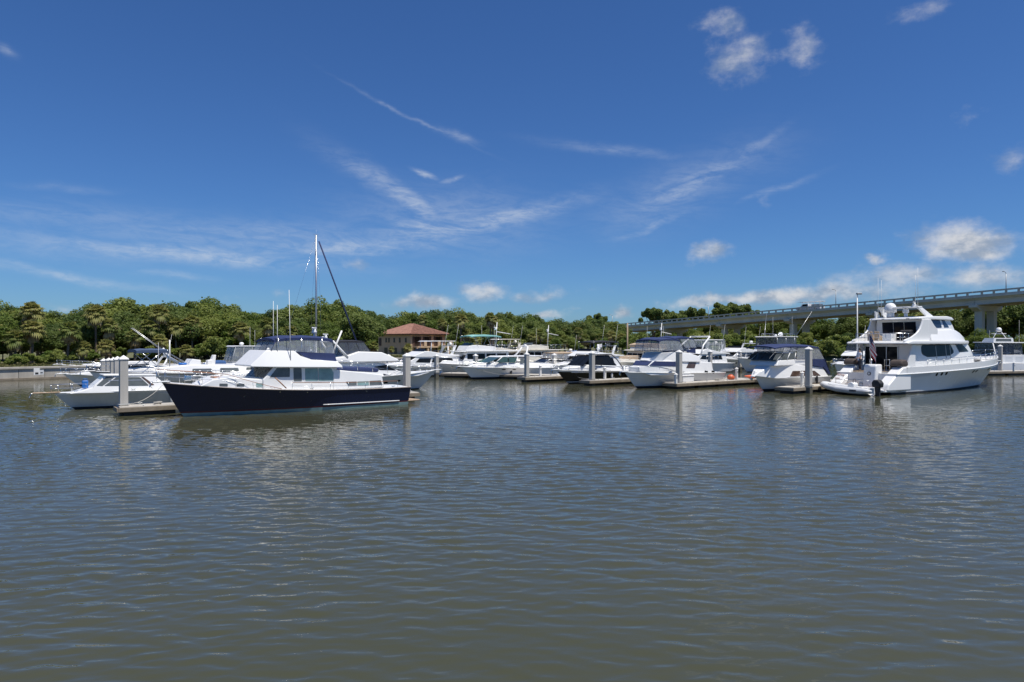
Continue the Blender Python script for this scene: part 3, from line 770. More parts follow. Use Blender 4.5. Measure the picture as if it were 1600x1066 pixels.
# ================================================================== boats: builder
CROPS = {'A': (410, 500, 6.957), 'B': (240, 520, 7.616), 'C': (100, 530, 8.0), 'D': (580, 495, 8.0), 'E': (700, 500, 8.0), 'F': (850, 480, 5.333), 'G': (975, 510, 10.153),
         'H': (1170, 520, 10.15), 'I': (1290, 460, 6.271), 'J': (1420, 460, 6.272), 'K': (1080, 440, 5.331), 'L': (1270, 430, 4.848), 'M': (250, 480, 3.902), 'N': (0, 440, 4.44), 'O': (560, 460, 5.333), 'P': (0, 0, 1.0)}
def mkw(w0, tum=0.0, z0=0.0, xt=99.0, tp=0.0, wmin=.15):
    return lambda x, z: max(wmin, w0 - tum * (z - z0) - tp * max(0.0, x - xt) ** 2)
class Boat:
    def __init__(s, name, label, bow, th, Lw, cat='boat', group=None, at=None):
        s.a = R(th); s.d = Vector((math.cos(s.a), math.sin(s.a), 0)); s.n = Vector((-s.d.y, s.d.x, 0))
        s.o = (WP(*bow) if at is None else Vector((at[0], at[1], 0))) - s.d * Lw
        s.Lw = Lw
        s.near = 1 if s.n.dot(-s.o) > 0 else -1      # which side faces the quay the photo was taken from
        s.r = thing(name, label, cat, s.o, s.a, group)
    def T(s, c, pts, yo):                            # traced photo points -> (x, z) on the fore-and-aft plane at offset yo
        x0, y0, k = CROPS[c]; res = []
        yo *= s.near
        for u, v in pts:
            px, py = u / k + x0, v / k + y0
            d = Vector(((px - CX) / F, 1.0, -(py - CY) / F))
            t = (yo + s.o.dot(s.n)) / d.dot(s.n); p = d * t; q = p - s.o
            res.append((q.dot(s.d), CH + p.z))
        return res
    # ---- hull
    def hull(s, L, B, z0, z1, m=None, rakeT=-.15, zp=1.7, s0=.45, pe=2.2, wl=.84, s0w=.2, pw=1.7, flare=1.1, boot=((.0, BOTTOM, 'bottom_paint'), (.10, None, None)), split=None, stern=.93, deckm=None, dip=0.0, deck=True, rub=.03, rubm=None):
        m = m or WHITE
        s.L, s.B, Lw = L, B, s.Lw
        def sheer(t): return z0 + (z1 - z0) * max(0, t) ** zp - dip * math.sin(math.pi * min(1, max(0, t)))
        def bb(t, v):
            fs = (1 - max(0, (t - s0) / (1 - s0)) ** pe) * (stern + (1 - stern) * min(1, t / .35))
            fw = (1 - max(0, (t - s0w) / (1 - s0w)) ** pw) * (stern + (1 - stern) * min(1, t / .35)) * wl
            g = max(0, v) ** flare
            return max(.012, B / 2 * (fw * (1 - g) + fs * g))
        def xx(t, v):
            v = max(0, v); Lv = Lw + (L - Lw) * v ** .85; xs = rakeT * v
            return xs + t * (Lv - xs)
        s.sheer = lambda x: sheer(x / L)
        def side(x, z):
            v = min(1.0, max(0, z / sheer(min(1, max(0, x / L)))))
            Lv = Lw + (L - Lw) * v ** .85; xs = rakeT * v
            return bb(min(1, max(0, (x - xs) / (Lv - xs))), v)
        s.side = side
        s.hb = lambda x: side(x, sheer(min(1, max(0, x / L))))
        n = 30
        zr = [(-.55, BOTTOM)] + [(b[0], None) for b in boot]
        rows = []                                     # row: function t -> (z, v)
        def absrow(z): return lambda t: (z, z / sheer(t))
        def frow(f, zb): return lambda t: ((zb + (sheer(t) - zb) * f), (zb + (sheer(t) - zb) * f) / sheer(t))
        zb = boot[-1][0]
        rows.append(absrow(-.55))
        for b in boot: rows.append(absrow(b[0]))
        fr = [.14, .28, .42, .56, .7, .84, .93, 1.0]
        if split: fr = sorted(set([f for f in fr if abs(f - split[0]) > .05] + [split[0]]))
        for f in fr: rows.append(frow(f, zb))
        def strip(i0, i1, name, mt):
            mbq = MB(); R_ = rows[i0:i1 + 1]
            for sg in (1, -1):
                def fn(u, w_):
                    j = int(round(w_ * (len(R_) - 1))); t = u
                    z, v = R_[j](t)
                    if v < 0: return Vector((xx(t, 0) * (1 - .02), sg * bb(t, 0) * .55, z))
                    return Vector((xx(t, v), sg * bb(t, v), z))
                mbq.grid(fn, n, len(R_) - 1)
            vs, fs = [], []                           # transom
            for j, rw in enumerate(R_):
                z, v = rw(0); b_ = bb(0, max(0, v)) * (.55 if v < 0 else 1); x_ = xx(0, v)
                vs += [(x_, b_, z), (x_, -b_, z)]
            for j in range(len(R_) - 1): fs.append((2 * j, 2 * j + 1, 2 * j + 3, 2 * j + 2))
            mbq.add(vs, fs)
            me = bpy.data.meshes.new(name); me.from_pydata([tuple(q) for q in mbq.v], [], mbq.f)
            bm = bmesh.new(); bm.from_mesh(me); bmesh.ops.remove_doubles(bm, verts=bm.verts, dist=.004); bmesh.ops.recalc_face_normals(bm, faces=bm.faces)
            for e_ in bm.edges:
                if len(e_.link_faces) == 2 and e_.calc_face_angle(0) > R(40): e_.smooth = False
            bm.to_mesh(me); bm.free()
            return link(name, me, mt, s.r, True)
        nb = len(boot)
        strip(0, 1, 'bottom', BOTTOM)
        for j in range(nb - 1): strip(1 + j, 2 + j, boot[j][2], boot[j][1])
        if split:
            k = nb + 1 + fr.index(split[0])
            strip(nb, k, 'hull', m); strip(k, nb + len(fr), 'upper_hull', split[1])
        else: strip(nb, nb + len(fr), 'hull', m)
        if deck:
            q = MB()
            def fd(u, w_):
                y = (w_ * 2 - 1); b_ = bb(u, 1) - .02
                return Vector((xx(u, 1), y * b_, sheer(u) - .035 + .07 * (1 - y * y)))
            q.grid(fd, n, 6); q.build('deck', deckm or WHITE, s.r, True)
        if rub:
            for sg in (1, -1):
                MB().tube([(xx(t / n, .985), sg * (bb(t / n, .985) + .01), sheer(t / n) * .985) for t in range(n + 1)], rub, 6).build('rub_rail', rubm or WHITE, s.r, True)
        s.xx, s.bb, s.shf = xx, bb, sheer
        return s
    # ---- superstructure
    def solid(s, name, poly, w, m=None, bevel=.06, parent=None, seg=2):
        bm = bmesh.new()                              # slice the profile so that its sides follow w(x, z)
        bm.faces.new([bm.verts.new((x, 0, z)) for x, z in poly])
        xs = [q[0] for q in poly]; zs = [q[1] for q in poly]; lo, hi = min(xs), max(xs)
        k = max(1, int((hi - lo) / .55))
        for i in range(1, k): bmesh.ops.bisect_plane(bm, geom=bm.verts[:] + bm.edges[:] + bm.faces[:], dist=.012, plane_co=(lo + (hi - lo) * i / k, 0, 0), plane_no=(1, 0, 0))
        bm.verts.index_update()
        V2 = [(v.co.x, v.co.z) for v in bm.verts]; n = len(V2)
        fs = [tuple(v.index for v in f.verts) for f in bm.faces]
        q = MB(); q.add([(x, w(x, z), z) for x, z in V2] + [(x, -w(x, z), z) for x, z in V2], fs + [tuple(n + i for i in reversed(f)) for f in fs] + [(e.verts[0].index, e.verts[1].index, n + e.verts[1].index, n + e.verts[0].index) for e in bm.edges if len(e.link_faces) == 1])
        bm.free()
        return q.build(name, m or WHITE, parent or s.r, bevel=bevel, seg=seg)
    def plate(s, name, poly, w, m=None, r=.06, both=True, off=.0, t=.016, parent=None):
        poly = rp(poly, r) if r else list(poly); n = len(poly); res = None
        bm = bmesh.new(); bm.faces.new([bm.verts.new((x, 0, z)) for x, z in poly])
        xs = [q[0] for q in poly]; lo, hi = min(xs), max(xs); k = max(1, int((hi - lo) / .3))
        for i in range(1, k): bmesh.ops.bisect_plane(bm, geom=bm.verts[:] + bm.edges[:] + bm.faces[:], dist=.004, plane_co=(lo + (hi - lo) * i / k, 0, 0), plane_no=(1, 0, 0))
        bm.verts.index_update()
        V2 = [(v.co.x, v.co.z) for v in bm.verts]; n = len(V2)
        fs = [tuple(v.index for v in f.verts) for f in bm.faces]; be = [(e.verts[0].index, e.verts[1].index) for e in bm.edges if len(e.link_faces) == 1]
        bm.free()
        for sg in ((s.near, -s.near) if both else (s.near,)):
            q = MB()
            q.add([(x, sg * (w(x, z) + off + t), z) for x, z in V2] + [(x, sg * (w(x, z) + off - .03), z) for x, z in V2], fs + [(i, j, n + j, n + i) for i, j in be])
            o = q.build(name, m or GLASS, parent or s.r); res = res or o
        return res
    def pane(s, name, A, B, ya, yb, m=None, t=.016, parent=None, inset=0.0, aft=False):   # on a sloping cross plane from A=(x,z) up to B; ya, yb = (y0, y1) at bottom / top
        a, b_ = Vector((A[0], 0, A[1])), Vector((B[0], 0, B[1])); d = (b_ - a).normalized(); nrm = Vector((d.z, 0, -d.x))
        if (nrm.x > 0) == aft: nrm = -nrm
        a2, b2 = a + d * inset, b_ - d * inset
        P = [a2 + Vector((0, ya[0], 0)), a2 + Vector((0, ya[1], 0)), b2 + Vector((0, yb[1], 0)), b2 + Vector((0, yb[0], 0))]
        q = MB(); q.add([p + nrm * t for p in P] + [p - nrm * .03 for p in P], [(0, 1, 2, 3), (0, 4, 5, 1), (1, 5, 6, 2), (2, 6, 7, 3), (3, 7, 4, 0)])
        return q.build(name, m or GLASS, parent or s.r)
    def screen(s, name, A, B, wa, wb, k=3, gap=.05, m=None, inset=.05):
        for i in range(k):
            f0, f1 = -1 + 2 * i / k, -1 + 2 * (i + 1) / k
            s.pane(name, A, B, (wa * f0 + gap, wa * f1 - gap), (wb * f0 + gap, wb * f1 - gap), m, inset=inset)
    # ---- canvas
    def canopy(s, x0, x1, w_, z, m, cam_=.12, ends=.14, skirt=.12, name='bimini_top', parent=None, tilt=0.0, hull=False):
        q = MB()
        def fn(u, v, dz=0):
            y = 2 * v - 1; x = x0 + (x1 - x0) * u; e_ = 2 * u - 1
            return Vector((x, y * w_, z + tilt * e_ - cam_ * abs(y) ** 2.6 - ends * abs(e_) ** 3 + dz + .015 * math.sin(u * 19) * (1 - y * y)))
        q.grid(lambda u, v: fn(u, v), 12, 8); q.grid(lambda u, v: fn(u, v, -.03), 12, 8)
        for sg in (0, 1): q.grid(lambda u, v: fn(u, sg) + Vector((0, 0, -v * skirt)), 12, 1)
        for sg in (0, 1): q.grid(lambda u, v: fn(sg, u) + Vector((0, 0, -v * skirt)), 8, 1)
        return q.build(name, m, parent or s.r, True)
    def quad(s, name, P, m, parent=None, bulge=0.0, n=4):
        P = [Vector(p) for p in P]; q = MB()
        nr = (P[1] - P[0]).cross(P[3] - P[0]).normalized()
        q.grid(lambda u, v: P[0].lerp(P[1], u).lerp(P[3].lerp(P[2], u), v) + nr * bulge * math.sin(u * math.pi) * math.sin(v * math.pi), n, n)
        return q.build(name, m, parent or s.r, True)
    def enclosure(s, x0, x1, wt, wb, zt, xb0, xb1, zb, m, vm=None, front=True, aft=False, panels=3, fr=.022, zb1=None):
        """clear curtains hung from a canopy's edge (x0..x1, zt) down to a coaming (xb0..xb1, zb)"""
        vm = vm or VINYL; zb1 = zb if zb1 is None else zb1
        for sg in (1, -1):
            for i in range(panels):
                f0, f1 = i / panels, (i + 1) / panels
                P = [(xb0 + (xb1 - xb0) * f0, sg * wb, zb + (zb1 - zb) * f0), (xb0 + (xb1 - xb0) * f1, sg * wb, zb + (zb1 - zb) * f1), (x0 + (x1 - x0) * f1, sg * wt, zt), (x0 + (x1 - x0) * f0, sg * wt, zt)]
                c = s.quad('clear_curtain', P, vm)
                MB().tube([P[0], P[1], P[2], P[3]], fr, 5, True).build('curtain_binding', m, c, True)
        for xt_, xb_, zz, on in ((x1, xb1, zb1, front), (x0, xb0, zb, aft)):
            if not on: continue
            for i in range(3):
                f0, f1 = -1 + i * 2 / 3, -1 + (i + 1) * 2 / 3
                P = [(xb_, f0 * wb, zz), (xb_, f1 * wb, zz), (xt_, f1 * wt, zt), (xt_, f0 * wt, zt)]
                c = s.quad('clear_curtain', P, vm, bulge=.02)
                MB().tube(P, fr, 5, True).build('curtain_binding', m, c, True)
    def frame(s, pts, r=.018, m=None, name='canopy_frame'):
        q = MB()
        for p in pts: q.tube(p, r, 6)
        return q.build(name, m or STEEL, s.r, True)
    # ---- fittings
    def bowrail(s, x0, h=.62, inset=.12, n=12, m=None, pulpit=.25, r=.016, mid=True, top=None):
        q = MB(); L = s.L
        up, md = [], []
        def pt(x, sg, z):
            b_ = max(.04, s.hb(min(x, L * .985)) - inset) if x < L - .02 else .05
            return (x + pulpit * max(0, (x - x0) / (L - x0)) ** 4, sg * b_, s.sheer(min(x, L)) + z)
        xs = [x0 + (L - .05 - x0) * (i / n) ** .85 for i in range(n + 1)]
        for sg in (1, -1):
            lst = [pt(x, sg, h * min(1, .05 + 2.2 * (i / n))) for i, x in enumerate(xs)]
            up = up + lst if sg == 1 else up + lst[::-1]
            if mid: q.tube([pt(x, sg, h * .5 * min(1, .05 + 2.2 * (i / n))) for i, x in enumerate(xs)], r * .7, 5)
            for i, x in enumerate(xs):
                if i % 2 == 1 or i == n:
                    p = pt(x, sg, h * min(1, .05 + 2.2 * (i / n))); b_ = pt(x, sg, -.02); q.tube([(p[0] - .04, b_[1], b_[2]), p], r * .9, 5)
        q.tube(up, r, 6)
        o = q.build('bow_rail', m or STEEL, s.r, True)
        if top: MB().tube(up, r * 1.15, 6).build('rail_cap', top, o, True)
        return o
    def siderail(s, x0, x1, h=.6, inset=.08, sp=1.1, m=None, top=None, r=.015, z=None, w_=None):
        q = MB(); t = MB()
        k = max(2, int(abs(x1 - x0) / sp))
        for sg in (1, -1):
            P = []
            for i in range(k + 1):
                x = x0 + (x1 - x0) * i / k
                b_ = (w_(x) if w_ else s.hb(x) - inset); zz = (z(x) if z else s.sheer(x))
                q.tube([(x, sg * b_, zz - .02), (x, sg * b_, zz + h)], r, 5); P.append((x, sg * b_, zz + h))
            t.tube(P, r * 1.3, 6)
            q.tube([(a, b_, c - h * .5) for a, b_, c in P], r * .7, 5)
        o = q.build('side_rail', m or STEEL, s.r, True)
        t.build('rail_cap', top or m or STEEL, o, True)
        return o
    def dome(s, p, r=.3, h=None, m=None, name='radar_dome'):
        h = h or r * 1.1
        return MB().lathe([(r * .6, -.08), (r * .62, 0), (r, .02), (r, h * .35), (r * .88, h * .7), (r * .55, h * .93), (.02, h)], p, 16).build(name, m or WHITE, s.r, True)
    def radar(s, p, span=1.2, yaw=.6):
        o = MB().lathe([(.16, 0), (.16, .12), (.11, .2), (.11, .28)], p, 12).build('radar_pedestal', WHITE, s.r, True)
        MB().box((p[0], p[1], p[2] + .33), (span, .12, .1), yaw).build('radar_scanner', WHITE, o, bevel=.03)
        return o
    def antenna(s, p, h, lean=(0, 0), r=.014, m=None):
        return MB().tube([p, (p[0] + lean[0] * .5, p[1] + lean[1] * .5, p[2] + h * .5), (p[0] + lean[0], p[1] + lean[1], p[2] + h)], [r * 1.5, r, r * .6], 5).build('antenna', m or CAPM, s.r, True)
    def fender(s, x, z=.55, sg=None, m=None, l=.6):
        sg = sg or s.near; b_ = s.side(x, z) + .13
        o = MB().lathe([(.02, -l / 2 - .05), (.09, -l / 2), (.115, -l / 2 + .1), (.115, l / 2 - .1), (.09, l / 2), (.03, l / 2 + .06)], (x, sg * b_, z), 10).build('fender', m or CAPM, s.r, True)
        MB().tube([(x, sg * b_, z + l / 2), (x, sg * (s.hb(x) - .05), s.sheer(x) + .1)], .012, 4).build('fender_line', CAPM, o)
        return o
    def anchor(s, d=.35, m=None):
        z = s.sheer(s.L)
        q = MB().box((s.L + .05, 0, z + .03), (.9, .34, .07)); o = q.build('bow_platform', m or WHITE, s.r, bevel=.02)
        a = MB().tube([(s.L + .1, 0, z + .1), (s.L + .55, 0, z - .02), (s.L + .62, 0, z - .25)], .03, 6)
        a.add([(s.L + .62, -.2, z - .12), (s.L + .62, .2, z - .12), (s.L + .45, 0, z - .36)], [(0, 1, 2)])
        a.build('anchor', STEEL, s.r)
    def cleats(s, xs):
        for x in xs:
            for sg in (1, -1):
                z = s.sheer(x) + .03; y = sg * (s.hb(x) - .14)
                MB().tube([(x - .13, y, z + .07), (x - .05, y, z + .05), (x + .05, y, z + .05), (x + .13, y, z + .07)], .018, 5).tube([(x - .05, y, z - .06), (x - .05, y, z + .05)], .016, 5).tube([(x + .05, y, z - .06), (x + .05, y, z + .05)], .016, 5).build('cleat', STEEL, s.r)
    def port(s, x, z, rx=.16, rz=.08, m=None):
        P = [(x + rx * math.cos(a), z + rz * math.sin(a)) for a in [i * math.pi / 7 for i in range(14)]]
        return s.plate('porthole', P, s.side, m or GLASS, r=0, t=.012)
    def line(s, pts, r=.014, m=None, name='mooring_line'):
        return MB().tube(pts, r, 5).build(name, m or CAPM, s.r, True)
    def platform(s, l=.9, z=.28, m=None):
        w_ = s.hb(.2) * .9
        return s.solid('swim_platform', [(-l, z), (.06, z), (.06, z + .09), (-l, z + .09)], lambda x, zz: w_ - .25 * max(0, (-x - l * .6)) , m or WHITE, .03)

def flyboat(b, L, B, z0, z1, bim=None, glass=None, arch=True, hardtop=False, encl=None, fh=1.0, hullm=None, boot=None, house=None, radar=True, deep=False):
    """production flybridge cruiser"""
    G = glass or GLASS; W_ = house or WHITE
    b.hull(L, B, z0, z1, hullm or WHITE, s0=.42, wl=.80, flare=1.25, boot=boot or ((.0, None, None), (.14, None, None)) and ((0.0, BOTTOM, 'boot_stripe'), (.13, None, None)), rakeT=-.2)
    q = z0 + .12; h = 1.12 * fh
    cw = mkw(B * .40, .10, q, L * .58, .05)
    prof = [(L * .10, q - .2), (L * .13, q + h), (L * .60, q + h), (L * .70, q + h * .42), (L * .86, b.sheer(L * .86) + .10), (L * .92, b.sheer(L * .92) - .05), (L * .5, q - .25)]
    b.solid('cabin', prof, cw, W_, .10, seg=3)
    b.plate('side_window', [(L * .20, q + h * .34), (L * .45, q + h * .34), (L * .43, q + h * .84), (L * .22, q + h * .84)], cw, G)
    b.plate('side_window', [(L * .465, q + h * .36), (L * .62, q + h * .44), (L * .575, q + h * .84), (L * .45, q + h * .84)], cw, G)
    wb = cw(L * .7, q); b.screen('windscreen', (L * .70, q + h * .42), (L * .60, q + h), wb * .95, cw(L * .6, q + h) * .95, 3, .03, G)
    fz = q + h
    fw = mkw(B * .41, .06, fz, L * .5, .06)
    b.solid('flybridge', [(L * .06, fz - .02), (L * .06, fz + .10), (L * .30, fz + .34), (L * .48, fz + .66), (L * .53, fz + .62), (L * .645, fz + .06), (L * .62, fz - .04)], fw, W_, .09, seg=3)
    b.screen('fly_windscreen', (L * .525, fz + .60), (L * .495, fz + .92), B * .34, B * .31, 3, .02, G if not encl else VINYL, .0)
    b.siderail(L * .07, L * .28, .55, sp=.7, z=lambda x: fz + .12, w_=lambda x: B * .38)
    if arch:
        ax = L * .22
        b.solid('radar_arch', [(ax - .1, fz), (ax + .5, fz), (ax - .2, fz + 1.15), (ax - .6, fz + 1.15)], mkw(B * .40, .10, fz), W_, .04) if False else None
        q_ = MB()
        for sg in (1, -1): q_.add([(ax + .35, sg * B * .40, fz), (ax - .05, sg * B * .40, fz), (ax - .75, sg * B * .34, fz + 1.25), (ax - .4, sg * B * .34, fz + 1.25), (ax + .35, sg * (B * .40 - .1), fz), (ax - .05, sg * (B * .40 - .1), fz), (ax - .75, sg * (B * .34 - .1), fz + 1.25), (ax - .4, sg * (B * .34 - .1), fz + 1.25)], [(0, 1, 2, 3), (7, 6, 5, 4), (0, 4, 5, 1), (1, 5, 6, 2), (2, 6, 7, 3), (3, 7, 4, 0)])
        q_.box((ax - .58, 0, fz + 1.27), (.42, B * .70, .10))
        ar = q_.build('radar_arch', W_, b.r, bevel=.03)
        if radar: b.dome((ax - .58, 0, fz + 1.40), .28)
        b.antenna((ax - .6, B * .32, fz + 1.3), 2.6, (-.5, 0)); b.antenna((ax - .6, -B * .32, fz + 1.3), 2.6, (-.5, 0))
    if bim:
        b.canopy(L * .12, L * .50, B * .37, fz + 1.92, bim)
        for x in (.14, .32, .48): b.frame([[(L * x, sg * B * .37, fz + .3), (L * x, sg * B * .365, fz + 1.8)] for sg in (1, -1)])
        if encl: b.enclosure(L * .14, L * .49, B * .365, B * .38, fz + 1.78, L * .12, L * .52, fz + .25, bim, encl, zb1=fz + .62)
    if hardtop:
        b.solid('hardtop', [(L * .18, fz + 1.80), (L * .18, fz + 1.88), (L * .44, fz + 1.90), (L * .47, fz + 1.80)], mkw(B * .38), W_, .04)
        b.frame([[(L * x, sg * B * .36, fz + .3), (L * (x - .01), sg * B * .35, fz + 1.82)] for sg in (1, -1) for x in (.21, .33, .45)], .03, W_, 'hardtop_leg')
    b.bowrail(L * .48, .6); b.anchor(); b.platform(); b.cleats((L * .12, L * .55, L * .9))
    for x in (.62, .70, .78): b.port(L * x, b.sheer(L * x) * .62, .2, .07)
    return b
def expressboat(b, L, B, z0, z1, hullm=None, split=None, top=None, glass=None, arch=True, canvas=None, boot=None):
    """low express cruiser with a raked windscreen"""
    G = glass or GLASS
    b.hull(L, B, z0, z1, hullm or WHITE, s0=.4, wl=.80, flare=1.3, split=split, rakeT=-.25, zp=1.5, boot=boot or ((0.0, BOTTOM, 'boot_stripe'), (.12, None, None)))
    q = z0
    cw = mkw(B * .42, .25, q, L * .55, .045)
    b.solid('foredeck_cabin', [(L * .30, q - .2), (L * .32, q + .34), (L * .52, q + .46), (L * .62, q + .44), (L * .80, b.sheer(L * .8) + .20), (L * .95, b.sheer(L * .95) - .03), (L * .6, q - .2)], cw, WHITE, .10, seg=3)
    ww = mkw(B * .41, .22, q + .4)
    wt = q + 1.0
    b.plate('side_window', [(L * .30, q + .38), (L * .56, q + .46), (L * .47, wt), (L * .31, wt)], ww, G, .04)
    b.screen('windscreen', (L * .62, q + .42), (L * .48, wt + .02), B * .37, B * .31, 3, .025, G, 0)
    q_ = MB()
    for sg in (1, -1): q_.tube([(L * .12, sg * B * .43, q + .3), (L * .28, sg * B * .42, q + .36), (L * .57, sg * B * .40, q + .47), (L * .62, sg * B * .36, q + .44)], .035).tube([(L * .62, sg * B * .37, q + .43), (L * .48, sg * B * .31, wt + .03), (L * .30, sg * B * .31, wt + .03)], .03)
    q_.tube([(L * .48, B * .31, wt + .03), (L * .48, -B * .31, wt + .03)], .03)
    q_.build('windscreen_frame', WHITE if top is None else top, b.r, True)
    b.solid('cockpit_coaming', [(L * .02, q - .15), (L * .03, q + .18), (L * .12, q + .34), (L * .34, q + .38), (L * .34, q - .15)], mkw(B * .46, .2, q), WHITE, .06)
    if top is not None:
        b.solid('hardtop', [(L * .16, wt + .42), (L * .20, wt + .52), (L * .42, wt + .44), (L * .49, wt + .08), (L * .46, wt + .06), (L * .40, wt + .34), (L * .2, wt + .42)], mkw(B * .36, .1, wt), top, .04)
        b.plate('side_window', [(L * .18, wt - .3), (L * .30, wt - .1), (L * .455, wt + .05), (L * .39, wt + .32), (L * .24, wt + .38)], mkw(B * .375, .1, wt - .3), G, .05)
    if arch:
        q_ = MB(); ax = L * .17
        for sg in (1, -1): q_.tube([(ax + .5, sg * B * .42, q + .3), (ax, sg * B * .40, q + 1.0), (ax - .35, sg * B * .33, q + 1.62), (ax - .4, sg * B * .2, q + 1.72)], [.16, .12, .09, .09], 8)
        q_.tube([(ax - .4, B * .2, q + 1.72), (ax - .4, -B * .2, q + 1.72)], .09, 8)
        q_.build('radar_arch', WHITE, b.r, True)
        b.dome((ax - .4, 0, q + 1.88), .24); b.antenna((ax - .4, B * .22, q + 1.75), 2.2, (-.4, 0))
    if canvas: b.canopy(L * .10, L * .46, B * .38, wt + .78, canvas); b.enclosure(L * .12, L * .45, B * .37, B * .42, wt + .66, L * .04, L * .5, q + .4, canvas, VINYL, zb1=wt)
    b.bowrail(L * .5, .5); b.anchor(); b.platform(.7); b.cleats((L * .1, L * .6, L * .9))
    for x in (.58, .66): b.port(L * x, b.sheer(L * x) * .7, .24, .06)
    return b
def trawler(b, L, B, z0, z1, hullm=None, house=None, bim=None, fly=True, glass=None, mastm=None, boot=None):
    """upright displacement trawler"""
    G = glass or GLASS; H = house or WHITE
    b.hull(L, B, z0, z1, hullm or WHITE, s0=.5, pe=2.6, wl=.90, flare=1.0, rakeT=.0, zp=2.0, boot=boot or ((0.0, BOTTOM, 'boot_stripe'), (.16, None, None)))
    q = z0; cw = mkw(B * .37, .05, q, L * .62, .03)
    b.solid('trunk_cabin', [(L * .55, q - .1), (L * .55, q + .55), (L * .80, b.sheer(L * .8) + .34), (L * .84, b.sheer(L * .84) - .08)], mkw(B * .33, .08, q, L * .6, .05), H, .06)
    h = 1.75
    b.solid('deckhouse', [(L * .14, q - .1), (L * .14, q + h), (L * .58, q + h), (L * .63, q + .55), (L * .63, q - .1)], cw, H, .05)
    for x0, x1 in ((.17, .27), (.285, .385), (.40, .49), (.505, .585)):
        o = b.plate('side_window', [(L * x0, q + .85), (L * x1, q + .85), (L * x1, q + 1.5), (L * x0, q + 1.5)], cw, G, .06)
    b.screen('windscreen', (L * .625, q + .68), (L * .582, q + h - .1), B * .34, B * .34, 3, .05, G, .03)
    b.solid('boat_deck', [(L * .02, q + h + .002), (L * .02, q + h + .1), (L * .61, q + h + .1), (L * .63, q + h + .002)], mkw(B * .44, 0, 0, L * .5, .03), H, .03)
    fz = q + h + .1
    if fly:
        b.solid('flybridge', [(L * .28, fz), (L * .28, fz + .5), (L * .48, fz + .72), (L * .56, fz + .6), (L * .59, fz)], mkw(B * .34, .06, fz, L * .48, .12), H, .06)
        b.screen('fly_windscreen', (L * .53, fz + .64), (L * .50, fz + .98), B * .3, B * .28, 3, .02, GGLASS, 0)
        b.siderail(L * .04, L * .27, .7, sp=.8, z=lambda x: fz, w_=lambda x: B * .40)
    if bim:
        b.canopy(L * .22, L * .54, B * .34, fz + 2.0, bim)
        b.frame([[(L * x, sg * B * .33, fz + .3), (L * x2, sg * B * .335, fz + 1.88)] for sg in (1, -1) for x, x2 in ((.3, .24), (.32, .38), (.46, .52))])
    b.frame([[(L * .22, 0, fz), (L * .20, 0, fz + 3.6)], [(L * .21, 0, fz + 2.4), (L * .05, 0, fz + 2.1)]], .05, mastm or CAPM, 'mast')
    b.radar((L * .215, 0, fz + 2.6), .9); b.antenna((L * .3, B * .36, fz), 3.2); b.antenna((L * .3, -B * .36, fz), 3.2)
    b.bowrail(L * .45, .75); b.anchor(); b.platform(.8); b.cleats((L * .1, L * .5, L * .88))
    for x in (.62, .68, .74): b.port(L * x, b.sheer(L * x) + .16 if False else b.sheer(L * x) * .72, .16, .07)
    return b
def sportfish(b, L, B, z0, z1, encl=None, hullm=None):
    """convertible with tuna outriggers and an enclosed bridge"""
    b.hull(L, B, z0, z1, hullm or WHITE, s0=.4, wl=.8, flare=1.5, rakeT=.1, zp=1.3)
    q = z0; cw = mkw(B * .40, .10, q, L * .6, .04); h = 1.55
    b.solid('deckhouse', [(L * .30, q - .2), (L * .30, q + h), (L * .58, q + h), (L * .72, q + .42), (L * .92, b.sheer(L * .92) - .04), (L * .6, q - .2)], cw, WHITE, .08, seg=3)
    for x0, x1 in ((.33, .42), (.435, .53)): b.plate('side_window', [(L * x0, q + .75), (L * x1, q + .75), (L * x1 - .05, q + 1.3), (L * x0, q + 1.3)], cw, GLASS)
    b.screen('windscreen', (L * .70, q + .60), (L * .60, q + h - .06), B * .33, B * .33, 3, .04, GLASS)
    fz = q + h
    b.solid('flybridge', [(L * .24, fz + .0), (L * .24, fz + .12), (L * .34, fz + .65), (L * .56, fz + .75), (L * .61, fz + .05)], mkw(B * .40, .05, fz, L * .5, .08), WHITE, .06)
    b.solid('hardtop', [(L * .22, fz + 1.98), (L * .22, fz + 2.08), (L * .56, fz + 2.08), (L * .58, fz + 2.0)], mkw(B * .38), WHITE, .04)
    b.frame([[(L * x, sg * B * .37, fz + .3), (L * x, sg * B * .36, fz + 2.0)] for sg in (1, -1) for x in (.27, .41, .55)], .035, ALU, 'hardtop_leg')
    b.enclosure(L * .24, L * .56, B * .36, B * .38, fz + 1.97, L * .25, L * .56, fz + .3, BLACKC, encl or DVINYL, aft=True, zb1=fz + .72)
    b.dome((L * .33, 0, fz + 2.2), .32, .5); b.dome((L * .45, .4, fz + 2.16), .2)
    b.siderail(L * .24, L * .5, .4, sp=.9, z=lambda x: fz + 2.08, w_=lambda x: B * .3)
    for sg in (1, -1): b.line([(L * .42, sg * B * .42, fz + .3), (L * .2, sg * B * .8, fz + 5.5)], .025, ALU, 'outrigger')
    b.antenna((L * .3, B * .34, fz + 2.05), 2.8); b.antenna((L * .3, -B * .34, fz + 2.05), 2.8)
    b.bowrail(L * .55, .5); b.cleats((L * .1, L * .6, L * .9))
    return b

